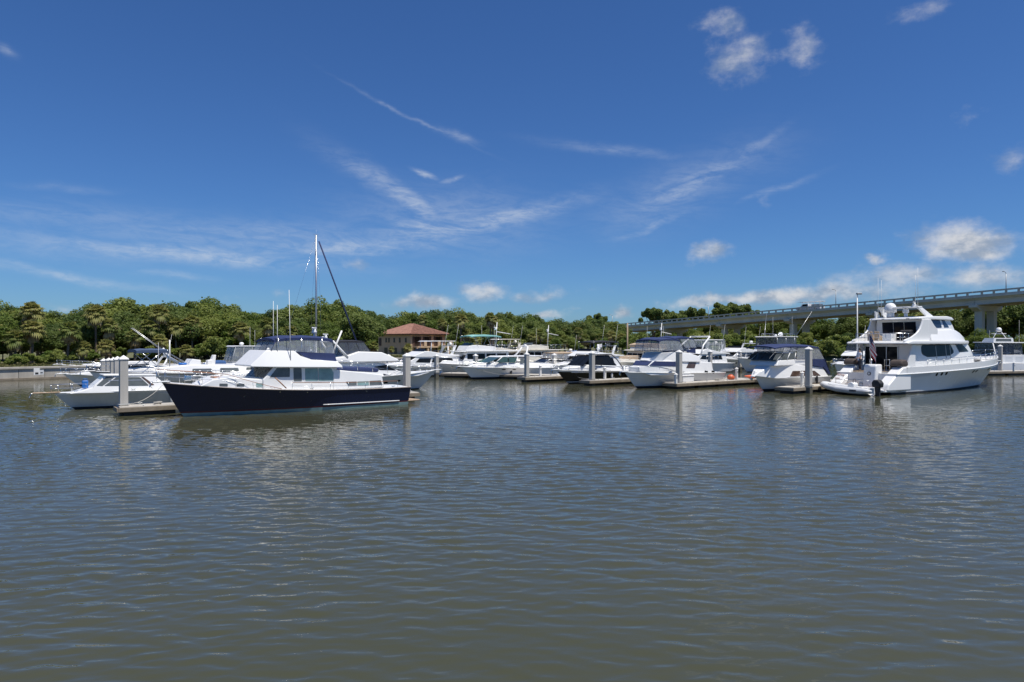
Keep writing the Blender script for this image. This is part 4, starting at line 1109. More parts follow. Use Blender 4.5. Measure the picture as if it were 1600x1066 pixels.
# ------------------------------------------------------------------ docks and pilings
DOCKA = R(36)
def dock(px, py, length, width, label, back=0.0, th=36.0, top=.52, name='finger_dock', side=1):
    """floating finger pier; (px, py) is the waterline under its near outer corner; it runs along the marina axis"""
    p = WP(px, py); r = thing(name, label, 'dock', p, R(th))
    k = max(1, int(round(length / 3.0))); sl = length / k
    slab = None; fas = None
    for i in range(k):
        if slab is None:
            slab = MB().box((sl / 2, width / 2, top - .09), (sl - .025, width, .18)).build('deck_slab', DOCKM, r, bevel=.015)
            fl_ = MB().box((sl / 2, width / 2, .03), (sl - .5, width - .35, .58)).build('float', RUBBER, r, bevel=.02)
        else:
            for src in (slab, fl_):
                o = src.copy(); col.objects.link(o); o.parent = r; o.location = (i * sl, 0, rnd.uniform(-.01, .01))
    for y in (-.045, width + .045): MB().box((length / 2, y, top - .17), (length + .1, .085, .24)).build('waler', FASC, r, bevel=.01)
    MB().box((-.095, width / 2, top - .17), (.085, width + .17, .24)).build('waler', FASC, r, bevel=.01)
    x = 1.2
    while x < length:
        for y in (.12, width - .12):
            MB().tube([(x - .12, y, top + .09), (x, y, top + .06), (x + .12, y, top + .09)], .02, 5).tube([(x, y, top), (x, y, top + .06)], .03, 5).build('cleat', GALV, r)
        x += 3.0
    return r
def piling(px, base_y, top_y, label, wd=.42, y=None, group=None, cap=.26):
    p = WP(px, base_y) if y is None else PX(px, y)
    zt = ZP(top_y, p.y)
    r = thing('piling', label, 'piling', (p.x, p.y, 0), DOCKA + R(3), group)
    MB().box((0, 0, (zt - cap - 1.2) / 2), (wd, wd, zt - cap + 1.2)).build('shaft', PILEM, r, bevel=.03)
    e = wd / 2 + .03
    MB().add([(-e, -e, zt - cap), (e, -e, zt - cap), (e, e, zt - cap), (-e, e, zt - cap), (-e, -e, zt - cap + .06), (e, -e, zt - cap + .06), (e, e, zt - cap + .06), (-e, e, zt - cap + .06), (0, 0, zt)],
             [(0, 1, 5, 4), (1, 2, 6, 5), (2, 3, 7, 6), (3, 0, 4, 7), (4, 5, 8), (5, 6, 8), (6, 7, 8), (7, 4, 8), (3, 2, 1, 0)]).build('cap', CAPM, r)
    MB().tube([(a * (wd / 2 + .05), b_ * (wd / 2 + .05), .62) for a, b_ in ((1, 1), (-1, 1), (-1, -1), (1, -1))], .035, 6, True).build('guide_hoop', GALV, r)
    MB().box((0, 0, .12), (wd + .012, wd + .012, .7)).build('tide_stain', mat('wet_algae_stain', (.10, .095, .075), .6, var=.3, scale=4), r)
    return r
def pedestal(p, label, h=1.05):
    r = thing('power_pedestal', label, 'power pedestal', p, DOCKA)
    MB().box((0, 0, h / 2), (.22, .2, h)).build('post', CAPM, r, bevel=.03)
    MB().add([(-.14, -.13, h + .002), (.14, -.13, h + .002), (.14, .13, h + .002), (-.14, .13, h + .002), (0, 0, h + .14)], [(0, 1, 4), (1, 2, 4), (2, 3, 4), (3, 0, 4), (3, 2, 1, 0)]).build('cap', CAPM, r)
    MB().box((0, -.105, h * .7), (.13, .02, .2)).build('socket_panel', GALV, r)
    return r

# ================================================================== docks
dock(186.5, 651, 18.8, 1.5, 'long concrete finger dock between the silver boat and the navy trawler', th=36.3)
dock(822, 597.5, 15, 1.3, 'finger dock between the white express cruiser and the black-hulled one', th=36)
dock(922, 603.3, 15, 1.3, 'finger dock beside the black-hulled express cruiser', th=36)
dock(1058, 608.5, 17, 1.5, 'finger dock with orange gear beside the white sedan cruiser', th=36)
dock(1240, 616, 8.5, 1.5, 'short finger dock beside the canvas-covered cabin boat', th=36)
dock(1543, 587, 22, 1.8, 'wide dock beyond the bow of the large motor yacht', th=14)
for k, (px_, py_) in enumerate(((690, 590),)): dock(px_, py_, 46, 2.2, 'long main walkway dock behind the front row of boats', th=-22, name='main_dock')
piling(193, 648.7, 555, 'tall square concrete piling beside the silver express boat', .42)
for px_, y_, t_, wd in ((183.5, 45.5, 556.6, .40), (177, 51, 558.2, .40), (170, 57, 559, .42), (162, 62, 560, .46)):
    piling(px_, 0, t_, 'concrete piling in the close row behind the silver express boat', wd, y=y_, group='row of pilings behind the silver boat')
for px_, by, ty, lb in ((635.5, 624.5, 551.5, 'concrete piling at the stern of the navy trawler'), (823, 597, 550.5, 'concrete piling beside the stern of the white express cruiser'),
        (925, 602.6, 548.5, 'concrete piling in front of the black-hulled express cruiser'), (1061, 607.4, 546.5, 'concrete piling in front of the white sedan cruiser with navy canopy'),
        (1263.5, 614.5, 541.5, 'thick concrete piling in front of the canvas-covered cabin boat'), (1109.5, 588, 547, 'concrete piling behind the stern of the white sedan cruiser'),
        (1156, 580, 547.5, 'concrete piling in front of the moored flybridge cruiser with dark windscreen'), (1563, 585.6, 538.5, 'concrete piling on the dock beyond the motor yacht bow'),
        (682, 590, 553.5, 'concrete piling beside the hardtop flybridge cruiser'), (743, 591, 553, 'concrete piling in front of the pale trawler'),
        (590, 584, 553.5, 'concrete piling by the shrubs left of the tan house'), (607, 584, 553.5, 'concrete piling in front of the tan house side wall'), (696, 586, 550, 'concrete piling below the house balcony'), (866, 588, 552, 'concrete piling beside the boat with blue canvas')):
    piling(px_, by, ty, lb, .42 if by > 600 else .40)
pedestal(WP(1151, 602) + Vector((0, 0, .52)), 'white power pedestal on the dock with orange gear')
pedestal(WP(1586, 588) + Vector((.5, .9, .52)), 'white power pedestal on the dock beyond the motor yacht')
pedestal(WP(1046, 611) + V * .5 + U * 1.4 + Vector((0, 0, .52)), 'white power pedestal beside the piling of the sedan cruiser', .8)
# dock clutter
bx = thing('dock_box', 'white dock box on the sedan cruiser finger dock', 'dock box', WP(1058, 608.5) + U * 2.3 + V * .95 + Vector((0, 0, .52)), DOCKA)
exy(MB(), [(-.75, 0), (.75, 0), (.75, .5), (-.75, .5)], -.3, .3).build('body', WHITE, bx, bevel=.04)
exy(MB(), [(-.79, .505), (.79, .505), (.74, .64), (-.74, .64)], -.34, .34).build('lid', WHITE, bx, bevel=.04)
kk = thing('kayak', 'orange kayak lying on the finger dock', 'kayak', WP(1058, 608.5) + U * 12.2 + V * .75 + Vector((0, 0, .55)), DOCKA)
q = MB(); q.grid(lambda u, v: Vector(((u - .5) * 3.2, math.cos(v * 6.2832) * .34 * (1 - abs(2 * u - 1) ** 2.4), .17 + math.sin(v * 6.2832) * .17 * (1 - abs(2 * u - 1) ** 3) + .1 * abs(2 * u - 1) ** 3)), 16, 12)
q.build('hull', ORANGE, kk, True); MB().lathe([(.2, .30), (.26, .36), (.2, .37)], (0, 0, 0), 12).build('cockpit_rim', RUBBER, kk, True)
bg_ = thing('gear_bag', 'orange gear bag heaped on the finger dock', 'bag', WP(1058, 608.5) + U * 8.6 + V * .8 + Vector((0, 0, .52)), DOCKA)
MB().lathe([(.2, 0), (.33, .1), (.34, .28), (.22, .44), (.08, .5)], (0, 0, 0), 12).lathe([(.15, 0), (.24, .1), (.2, .3), (.05, .36)], (.4, .1, 0), 10).build('bag', ORANGE, bg_, True)
MB().tube([(-.15, 0, .44), (0, 0, .58), (.15, 0, .44)], .025, 6).build('strap', RUBBER, bg_, True)
lp = thing('lamp_post', 'tall slim lamp post standing behind the motor yacht', 'lamp post', PX(1339.5, 84, .5))
zt = ZP(459, 84)
MB().tube([(0, 0, -.5), (0, 0, zt - .5)], [.10, .06], 8).build('pole', CAPM, lp, True)
MB().box((.22, 0, zt - .5), (.62, .34, .22)).build('lamp_head', GALV, lp, bevel=.05)
mp_ = thing('wooden_pole', 'bare weathered wooden pole beside the cream trawler', 'pole', PX(980, 108, LANDZ * 0))
MB().tube([(0, 0, -.5), (.05, 0, ZP(505, 108))], [.15, .11], 8).build('shaft', mat('weathered_pole', (.34, .26, .18), .9), mp_, True); MB().box((0, 0, ZP(505, 108) - .5), (.35, .06, .3)).build('name_plate', GALV, mp_)
mp2 = thing('white_pole', 'plain white pole rising beside the pale trawler', 'pole', PX(700, 96)); MB().tube([(0, 0, -.5), (0, 0, ZP(538, 96))], .09, 8).build('shaft', CAPM, mp2, True); MB().lathe([(.1, 0), (.1, .1), (.02, .2)], (0, 0, ZP(538, 96)), 8).build('cap', CAPM, mp2)

# ================================================================== navy trawler yacht
b = Boat('trawler_yacht', 'navy-hulled trawler yacht with white superstructure and blue flybridge canopy', (287, 651), 220, 13.4, 'motor yacht')
b.hull(14.5, 4.2, 1.18, 1.95, NAVYH, s0=.46, pe=2.3, wl=.88, s0w=.3, pw=1.9, flare=1.2, rakeT=-.08, zp=2.4, boot=((0, TEAL, 'waterline_band'), (.19, MAROON, 'boot_stripe'), (.27, None, None)), rub=.035, rubm=mat('weathered_cap_rail', (.42, .36, .32), .5), dip=.0)
q = MB()
rs0, rs1 = b.T('M', [(1000, 596), (1466, 571)], 1.95)
for sg in (1, -1): q.tube([(x, sg * (b.side(x, z) + .02), z) for x, z in [(max(.05, rs1[0] + (rs0[0] - rs1[0]) * i / 12), rs1[1] + (rs0[1] - rs1[1]) * i / 12) for i in range(13)]], .032, 6)
q.build('rub_strake', WHITE, b.r, True)
yw = 1.62
cw = mkw(1.66, .06, 1.3, 9.6, .035)
tk = b.T('M', [(255, 478), (330, 442), (420, 428), (560, 418)], 1.35)
tw = mkw(1.50, .10, 1.5, 9.8, .055)
b.solid('trunk_cabin', [(8.2, 1.2), (8.2, 2.0), (9.7, 2.02)] + [(tk[2][0], tk[2][1]), (tk[1][0], tk[1][1]), (tk[0][0], b.sheer(tk[0][0]) - .05)], tw, WHITE, .07, seg=3)
for P in ([(368, 467), (415, 467), (415, 484), (368, 484)], [(468, 468), (512, 468), (512, 484), (468, 484)]): b.plate('trunk_port', b.T('M', P, 1.4), tw, GGLASS, .03)
for P in ([(585, 464), (647, 464), (647, 488), (585, 488)], [(653, 464), (716, 464), (716, 488), (653, 488)]): b.plate('trunk_window', b.T('M', P, 1.45), tw, TGLASS, .03)
dz = b.T('M', [(640, 432), (700, 365), (1100, 368), (1125, 470)], yw)
b.solid('deckhouse', [(5.0, 1.2), (5.0, dz[2][1] + .0), (dz[1][0], dz[1][1] + .02), (dz[0][0] + .1, dz[0][1] - .1), (dz[0][0] + .1, 1.2)], cw, WHITE, .05)
b.screen('windscreen', (dz[0][0] + .08, dz[0][1] - .04), (dz[1][0] + .02, dz[1][1]), 1.5, 1.48, 3, .05, GGLASS, .06)
for nm, P, mt in (('side_window', [(668, 428), (714, 371), (793, 371), (791, 426)], GGLASS), ('cabin_door', [(814, 371), (864, 371), (864, 452), (814, 452)], GGLASS),
              ('side_window', [(885, 373), (962, 373), (962, 450), (885, 450)], TGLASS), ('side_window', [(968, 373), (1044, 373), (1083, 448), (968, 450)], TGLASS)):
    P2 = b.T('M', P, yw); fr = b.plate('window_frame', [(x + (.06 if x > sum(p[0] for p in P2) / 4 else -.06), z + (.05 if z > sum(p[1] for p in P2) / 4 else -.05)) for x, z in P2], cw, WHITE, .05, t=.012)
    b.plate(nm, P2, cw, mt, .05, t=.022)
ac = b.T('M', [(1095, 372), (1240, 398), (1355, 412), (1365, 470)], 1.7)
aw = mkw(1.74, .10, 1.3, 99, 0)
b.solid('aft_cabin', [(5.3, 1.2), (5.25, ac[0][1] - .08), (ac[1][0], ac[1][1]), (ac[2][0], ac[2][1]), (ac[3][0], 1.2)], aw, WHITE, .06, seg=3)
for P in ([(1132, 455), (1198, 453), (1198, 479), (1148, 481)], [(1203, 453), (1272, 450), (1272, 477), (1203, 479)], [(1277, 450), (1345, 446), (1354, 473), (1277, 477)]): b.plate('aft_window', b.T('M', P, 1.7), aw, (GGLASS, TGLASS)[P[0][0] > 1140 and P[0][0] < 1250], .03)
# flybridge
fb = b.T('M', [(563, 357), (660, 264), (830, 267), (862, 298), (925, 320), (1080, 332), (1105, 362)], 1.75)
fw = mkw(1.92, .42, 2.7, 8.4, .14)
b.solid('flybridge', [fb[0], fb[1], fb[2], fb[3], fb[4], fb[5], (fb[6][0], fb[6][1] + .05), (fb[6][0], fb[6][1] - .06), (fb[0][0] - .05, fb[0][1] - .08)], fw, WHITE, .05)
b.plate('spray_cloth', b.T('M', [(846, 277), (1064, 282), (1075, 330), (930, 319), (880, 303)], 1.5), mkw(1.52, .1, 3.0), NAVYC, .03, t=.03)
ca = b.T('M', [(700, 195), (1050, 185), (670, 262), (1070, 285)], 1.3)
zc_ = (ca[0][1] + ca[1][1]) / 2 + .12
b.canopy(ca[1][0], ca[0][0] + .1, 1.42, zc_ + .06, NAVYC, .14, .16, .14)
b.enclosure(ca[1][0] + .1, ca[0][0] - .05, 1.4, 1.46, zc_ - .16, ca[3][0] + .1, ca[2][0], 3.42, NAVYC, VINYL, zb1=3.62, panels=4)
b.solid('helm_console', [(7.6, 3.0), (7.6, 3.75), (8.2, 3.95), (8.6, 3.6), (8.7, 3.0)], mkw(.7), WHITE, .06)
b.solid('helm_seat', [(6.4, 3.0), (6.4, 3.9), (6.55, 3.9), (6.6, 3.5), (7.0, 3.45), (7.0, 3.0)], mkw(.9), CAPM, .05)
for x in (5.9, 7.2, 8.6): b.frame([[(x, sg * 1.44, 3.3), (x, sg * 1.41, zc_ - .1)] for sg in (1, -1)])
# rails with teak caps
b.bowrail(8.6, .72, .10, 14, STEEL, .35, .014, True, TEAK)
b.siderail(.9, 8.0, .42, .08, 1.15, STEEL, TEAK)
for sg in (1, -1): b.line([(8.35, sg * 1.98, 1.45), (9.0, sg * 1.93, 2.1)], .035, TEAK, 'gate_rail')
b.siderail(1.4, 4.6, .5, sp=.8, z=lambda x: 1.95 + .12 * x, w_=lambda x: 1.45)
b.solid('covered_dinghy', [(1.6, 2.12), (1.5, 2.3), (1.7, 2.46), (3.9, 2.56), (4.3, 2.45), (4.2, 2.3)], mkw(.6, 0, 0, 3.4, .4), NAVYC, .1)
b.antenna((8.7, 1.5, 3.2), 3.1, (0, 0), .02); b.antenna((8.0, 1.75, 2.6), 4.6, (.1, 0), .022); b.antenna((7.8, -1.5, 3.2), 3.5, (0, 0), .02)
b.radar((5.6, -.4, zc_ + .2), 1.3, 1.0)
b.frame([[(5.6, -.4, 3.0), (5.6, -.4, zc_ + .2)]], .06, WHITE, 'radar_post')
b.line([(5.15, .9, 3.0), (4.35, .9, 4.85)], .06, CAPM, 'dinghy_boom')
b.dome((9.0, .9, 3.66), .1, .14, CAPM, 'search_light')
b.anchor(); b.cleats((1.2, 6.8, 12.6)); b.platform(.95, .2, TEAKD)
b.solid('foredeck_box', [(11.2, 1.9), (11.2, 2.15), (11.9, 2.18), (11.9, 1.9)], mkw(.35), TEAK, .03)
b.solid('windlass', [(13.0, 2.0), (13.0, 2.25), (13.3, 2.3), (13.4, 2.0)], mkw(.15), STEEL, .04)
MB().tube([(x, .7 * math.sin(x * 9), 1.98 + .03 * x * .1) for x in [11.9 + .06 * i for i in range(18)]], .03, 6).build('coiled_line', CAPM, b.r)
for x in (3.2, 7.1, 8.7): b.port(x, b.sheer(x) - .16, .035, .03, STEEL)

# ================================================================== silver express boat
b = Boat('express_boat', 'old silver-grey express boat with dark side windows beside the tall piling', (117, 639.5), 218, 7.4, 'motor boat')
b.hull(8.5, 2.9, 1.02, 1.05, SILVER, s0=.35, pe=2.0, wl=.78, s0w=.1, pw=1.6, flare=1.2, rakeT=-.15, boot=((0, BOTTOM, 'boot_stripe'), (.14, None, None)), split=(.86, WHITE), dip=-.06, rub=.03)
cw = mkw(1.16, .30, 1.15, 4.6, .05)
P = b.T('C', [(345, 612), (520, 462), (1150, 462), (1290, 585)], 1.1)
b.solid('cabin', [(P[3][0], .95), (P[3][0], P[3][1]), (P[2][0], P[2][1]), (P[1][0], P[1][1]), (P[0][0], P[0][1]), (P[0][0] + 1.1, 1.0)], cw, WHITE, .05)
b.plate('side_window', b.T('C', [(505, 585), (662, 476), (955, 476), (1060, 575), (1045, 582)], 1.08), cw, GGLASS, .05)
b.plate('quarter_panel', b.T('C', [(968, 474), (1000, 474), (1130, 572), (1085, 578)], 1.08), cw, BROWNG, .03)
b.plate('windscreen_side', b.T('C', [(412, 582), (535, 474), (642, 474), (485, 586)], 1.1), cw, GGLASS, .04)
b.plate('window_bar', b.T('C', [(560, 515), (980, 509), (985, 515), (560, 521)], 1.09), cw, ALU, 0, t=.03)
b.screen('windscreen', (P[0][0] - .05, P[0][1] - .02), (P[1][0], P[1][1]), .95, .8, 3, .04, GGLASS, .06)
b.solid('hardtop', [(P[2][0] - .1, P[2][1] + .0), (P[2][0] - .1, P[2][1] + .09), (P[1][0] + .1, P[1][1] + .08), (P[1][0] + .1, P[1][1])], mkw(.95), WHITE, .03)
b.solid('foredeck', [(5.0, .98), (5.0, 1.32), (6.6, 1.24), (7.9, 1.02)], mkw(1.0, .3, 1.0, 5.6, .1), WHITE, .08, seg=3)
b.bowrail(4.9, .5, .1, 10, STEEL, .2, .013)
q = MB().box((8.85, 0, 1.08), (1.4, .36, .07)); q.build('bow_platform', TEAKD, b.r, bevel=.02)
MB().tube([(8.9, 0, 1.1), (9.6, 0, 1.05), (9.7, 0, .8)], .03, 6).add([(9.75, -.18, .9), (9.75, .18, .9), (9.5, 0, .66)], [(0, 1, 2)]).build('anchor', STEEL, b.r)
b.fender(2.2, .5); b.cleats((.8, 4.4, 7.4)); b.antenna((2.6, -.8, 1.9), 2.2)
b.plate('hull_vent', b.T('C', [(1160, 662), (1355, 668), (1350, 684), (1185, 680)], 1.35), b.side, GREYW, .03)
b.plate('hull_stripe', b.T('C', [(790, 795), (1420, 800), (1425, 815), (790, 812)], 1.3), b.side, GREYW, 0)
can = thing('fuel_can', 'blue plastic can standing on the silver boat bow', 'can', b.r.matrix_basis @ Vector((0, 0, 0)), 0)
can.location = b.o + b.d * 6.9 + b.n * .35 + Vector((0, 0, 1.26)); can.rotation_euler = (0, 0, .6)
MB().box((0, 0, .26), (.34, .2, .5)).build('body', BLUEP, can, bevel=.06); MB().tube([(-.1, 0, .5), (-.1, 0, .6), (.1, 0, .6), (.1, 0, .5)], .025, 6).build('handle', BLUEP, can, True)

# ================================================================== boats behind on the left
b = Boat('lobster_yacht', 'black-hulled yacht with a white trunk cabin moored at the seawall', None, 222, 10.5, 'boat', at=WP(113, 590.5))
b.hull(11.8, 3.5, 1.05, 1.55, BLACKH, s0=.45, wl=.85, zp=1.8, split=(.92, WHITE))
cw = mkw(1.2, .12, 1.1, 6.5, .03)
b.solid('trunk_cabin', [(2, 1.0), (2, 1.75), (6.5, 1.8), (9.6, 1.5), (9.9, 1.2)], cw, WHITE, .08)
for x in (3.2, 4.6, 6.0, 7.4): b.plate('trunk_port', [(x - .35, 1.42), (x + .35, 1.42), (x + .35, 1.6), (x - .35, 1.6)], cw, GLASS, .05)
b.bowrail(6, .5); b.anchor(); b.cleats((1, 6, 10))
b = Boat('express_boat', 'white express boat with only its pale bow showing behind the silver boat', None, 222, 8.6, 'motor boat', at=WP(126, 603.5))
expressboat(b, 10.0, 3.2, .95, 1.18)
b = Boat('motor_yacht', 'cream flush-deck motor yacht with a slate blue bimini top', None, 221, 12.6, 'motor yacht', at=PX(176, 54).to_tuple()[:2])
b.hull(14.2, 4.3, 1.35, 1.85, CREAM, s0=.42, wl=.84, flare=1.1, split=(.60, WHITE), rubm=RUBBER, rub=.04)
b.solid('raised_deck', [(.6, 1.3), (.8, 2.12), (7.5, 2.22), (11.2, 2.0), (12.4, 1.7)], mkw(1.9, .25, 1.3, 7, .04), WHITE, .1, seg=3)
for x in (2.0, 4.2, 6.4): b.plate('side_window', [(x - .8, 1.55), (x + .8, 1.58), (x + .75, 1.92), (x - .75, 1.9)], mkw(1.9, .25, 1.3, 7, .04), GGLASS, .08)
bx_ = b.T('C', [(850, 135), (1250, 130), (850, 300)], 0)
b.canopy(bx_[1][0], bx_[0][0], 1.5, bx_[0][1] + .1, SLATEC, .1, .05, .22)
b.frame([[(bx_[1][0] + .1, sg * 1.45, 2.1), (bx_[1][0] + .1, sg * 1.45, bx_[0][1])] for sg in (1, -1)] + [[(bx_[1][0] + .4, sg * 1.45, bx_[0][1] - .1), (bx_[1][0] + 2.0, sg * 1.45, 2.1)] for sg in (1, -1)] + [[(bx_[0][0] - .3, sg * 1.45, bx_[0][1] - .1), (bx_[0][0] - 1.6, sg * 1.45, 2.1)] for sg in (1, -1)], .03)
b.solid('helm_console', [(6.2, 2.1), (6.2, 2.6), (6.9, 2.7), (7.2, 2.2)], mkw(.8), WHITE, .06); b.solid('helm_seat', [(4.9, 2.1), (4.8, 3.0), (5.0, 3.0), (5.15, 2.6), (5.5, 2.55), (5.5, 2.1)], mkw(.3), CAPM, .05)
MB().tube([(7.6 + .25 * math.cos(a), .6 + .25 * math.sin(a), 2.3) for a in [i * .5236 for i in range(12)]], .09, 8, True).build('life_ring', BLUEP, b.r, True)
b.frame([[(bx_[1][0] - .05, 1.5, 2.0), (bx_[1][0] - .05, 1.5, bx_[0][1] + .8)]], .05, CAPM, 'light_mast')
b.bowrail(7, .6); b.cleats((1, 6, 12)); b.anchor()
b = Boat('sportfishing_boat', 'white sportfishing boat with long pulpit, raked outriggers and enclosed bridge', None, 222, 8.6, 'motor boat', at=PX(296, 66).to_tuple()[:2])
b.hull(9.8, 3.4, 1.1, 1.7, WHITE)
P = b.T('B', [(470, 370), (470, 232), (670, 228), (700, 300), (720, 370)], 1.0)
b.solid('deckhouse', [(1.8, 1.0), (1.8, 2.0), (4.6, 2.05), (6.4, 1.75), (8.6, 1.4), (8.8, 1.2)], mkw(1.35, .15, 1.1, 5, .05), WHITE, .08, seg=3)
for x in (2.4, 3.7): b.plate('side_window', [(x, 1.4), (x + 1.1, 1.4), (x + 1.0, 1.85), (x + .05, 1.85)], mkw(1.35, .15, 1.1, 5, .05), GLASS)
b.solid('hardtop', [(2.0, 3.62), (2.0, 3.72), (4.6, 3.74), (4.8, 3.64)], mkw(1.15), WHITE, .03)
b.enclosure(2.1, 4.6, 1.1, 1.2, 3.62, 2.0, 5.0, 2.1, GREYW, VINYL, aft=True)
b.dome((3.6, 0, 3.84), .22); b.antenna((2.6, .9, 3.72), 1.6); b.antenna((2.4, -.9, 3.72), 1.9)
b.line([(9.0, .0, 1.72), (10.4, 0, 2.6), (11.0, 0, 3.5)], .16, WHITE, 'bow_pulpit')
for sg in (-1, 1): b.line([(8.6, sg * .25, 1.9), (11.2, sg * .25, 3.5), (13.6, sg * .3, 5.4)], .025, ALU, 'outrigger')
b.bowrail(5, .6); b.cleats((1, 5, 8.6))
b.solid('tarp', [(5.4, 1.9), (5.5, 2.28), (6.6, 2.25), (7.4, 1.75)], mkw(1.0, .2, 1.9), BLUEC, .1)
b = Boat('express_cruiser', 'white express cruiser with black camper canvas and a swept radar arch', None, 222, 8.8, 'motor boat', at=PX(336, 56).to_tuple()[:2])
b.hull(10.2, 3.5, 1.1, 1.35, WHITE, s0=.4, wl=.8)
b.solid('foredeck_cabin', [(3.5, 1.0), (3.5, 1.75), (6.0, 1.7), (9.0, 1.35), (9.4, 1.2)], mkw(1.4, .2, 1.2, 5.5, .06), WHITE, .1, seg=3)
b.solid('camper_canvas', [(.9, 1.2), (1.3, 2.6), (2.0, 3.0), (4.0, 3.0), (5.0, 1.6), (4.6, 1.2)], mkw(1.45, .18, 1.2), BLACKC, .1, seg=3)
b.plate('canvas_window', [(2.0, 1.65), (3.9, 1.65), (4.0, 2.2), (3.4, 2.6), (2.2, 2.55)], mkw(1.45, .18, 1.2), VINYL, .12, t=.03)
b.solid('canvas_roof', [(.6, 2.9), (1.6, 3.1), (3.8, 3.15), (5.3, 2.75), (4.0, 2.95), (1.6, 2.95)], mkw(1.3), WHITE, .04)
q = MB()
for sg in (1, -1): q.tube([(4.2, sg * 1.5, 1.4), (2.6, sg * 1.45, 2.3), (1.2, sg * 1.3, 3.3), (.9, sg * 1.0, 3.4)], [.16, .13, .1, .1], 8)
q.tube([(.9, 1.0, 3.4), (.9, -1.0, 3.4)], .1, 8); q.build('radar_arch', WHITE, b.r, True)
b.solid('radar_scanner', [(.5, 3.55), (.5, 3.64), (1.3, 3.64), (1.3, 3.55)], mkw(.09), WHITE, .02)
b.frame([[(x, y, 3.4), (x, y, 4.4)] for x in (.8, 1.0) for y in (-.5, 0, .5)], .025, ALU, 'rod_holder')
b.bowrail(5.5, .5); b.cleats((1, 6, 9)); b.anchor()
b = Boat('sailboat', 'white sailboat with a tall mast and furled navy jib behind the navy trawler', None, 40, 10.2, 'sailboat', at=PX(556, 89).to_tuple()[:2])
b.hull(11.6, 3.5, 1.1, 1.4, WHITE, s0=.5, wl=.82, rakeT=-.5)
b.solid('coachroof', [(2.4, 1.0), (2.6, 1.55), (6.0, 1.62), (8.2, 1.4), (8.6, 1.2)], mkw(1.0, .2, 1.2, 6, .05), WHITE, .07, seg=3)
for x in (3.4, 4.6, 5.8): b.plate('coachroof_port', [(x - .4, 1.32), (x + .4, 1.32), (x + .35, 1.48), (x - .35, 1.48)], mkw(1.0, .2, 1.2, 6, .05), GLASS, .05)
P = b.T('P', [(494, 368), (500, 382), (534, 515)], 0); mx_ = P[0][0]
b.frame([[(mx_, 0, 1.4), (mx_, 0, P[0][1])]], .115, ALU, 'mast')
b.frame([[(mx_, -1.2, P[0][1] * .55), (mx_, 1.2, P[0][1] * .55)]], .035, ALU, 'spreader')
b.line([(mx_ + .35, 0, P[0][1] - .7), (11.3, 0, 1.75)], .10, NAVYC, 'furled_jib')
b.line([(mx_, 0, P[0][1]), (-.2, 0, 1.3)], .012, STEEL, 'backstay')
for sg in (1, -1): b.line([(mx_, 0, P[0][1] * .97), (mx_, sg * 1.2, P[0][1] * .55), (mx_ - .1, sg * 1.65, 1.25)], .012, STEEL, 'shroud')
b.solid('boom_cover', [(mx_ - .2, 2.7), (mx_ - .2, 3.05), (mx_ - 4.6, 2.85), (mx_ - 4.6, 2.7)], mkw(.14), NAVYC, .06)
b.antenna((mx_, 0, P[0][1]), .7, (0, 0), .01); b.line([(mx_ - .3, 0, P[0][1] + .08), (mx_ + .3, 0, P[0][1] + .08)], .02, GALV, 'wind_vane')
b.bowrail(6, .6); b.siderail(.4, 6, .6, sp=1.5)
# white flybridge cruiser on the far side of the navy trawler, bow to the right
b = Boat('flybridge_cruiser', 'white flybridge cruiser with a smoke-black bridge enclosure behind the navy trawler', (654, 608), 36, 10.6, 'motor yacht')
b.hull(12.3, 4.0, 1.15, 1.62, GREYW, s0=.42, wl=.8, flare=1.3, zp=1.4, split=(.93, WHITE))  # white boat: hull greyer than its top band, shade put into the colour
T_ = lambda p, y=1.5: b.T('A', p, y)
P = T_([(1545, 575), (1390, 520), (1330, 470), (1100, 385), (880, 385)])
cw = mkw(1.62, .16, 1.3, 6.8, .05)
b.solid('cabin', [(1.2, 1.0), (1.2, 2.55), (P[2][0] - 1.6, 2.62), (P[2][0], P[2][1]), (P[1][0], P[1][1]), (P[0][0], P[0][1]), (11.5, 1.45), (10, 1.2)], cw, WHITE, .12, seg=3)
b.plate('side_window', T_([(1210, 510), (1345, 488), (1455, 548), (1275, 545)]), cw, GLASS, .08)
b.plate('side_window', T_([(1305, 585), (1415, 605), (1325, 622)]), cw, GLASS, .03)
b.solid('flybridge', [(.6, 2.5), (.6, 2.66), (3.2, 3.0), (4.4, 3.36), (6.4, 3.28), (8.0, 2.66), (7.8, 2.5)], mkw(1.72, .22, 2.5, 6, .06), WHITE, .09, seg=3)
c_ = T_([(830, 235), (1090, 225), (1180, 385), (900, 385)], 1.1)
b.canopy(c_[0][0] - .2, c_[1][0] + .1, 1.25, c_[0][1] + .12, BLACKC, .1, .06)
b.enclosure(c_[0][0], c_[1][0], 1.24, 1.36, c_[0][1], c_[0][0] - .2, c_[2][0], 3.15, BLACKC, DVINYL, aft=True)
q = MB()
for sg in (1, -1): q.tube([(3.4, sg * 1.6, 2.9), (2.8, sg * 1.5, 3.6), (2.3, sg * 1.35, 4.2)], [.11, .08, .07], 8)
q.tube([(2.3, 1.35, 4.2), (2.3, -1.35, 4.2)], .07, 8); q.build('radar_arch', WHITE, b.r, True)
b.radar((2.2, 0, 4.4), 1.1, .9); b.dome((2.3, .8, 4.35), .2)
b.bowrail(6.4, .62); b.anchor(); b.cleats((1, 6, 11)); b.platform()
for p in T_([(1480, 650), (1330, 668)], 1.3): b.port(p[0], p[1] - .1, .22, .08)

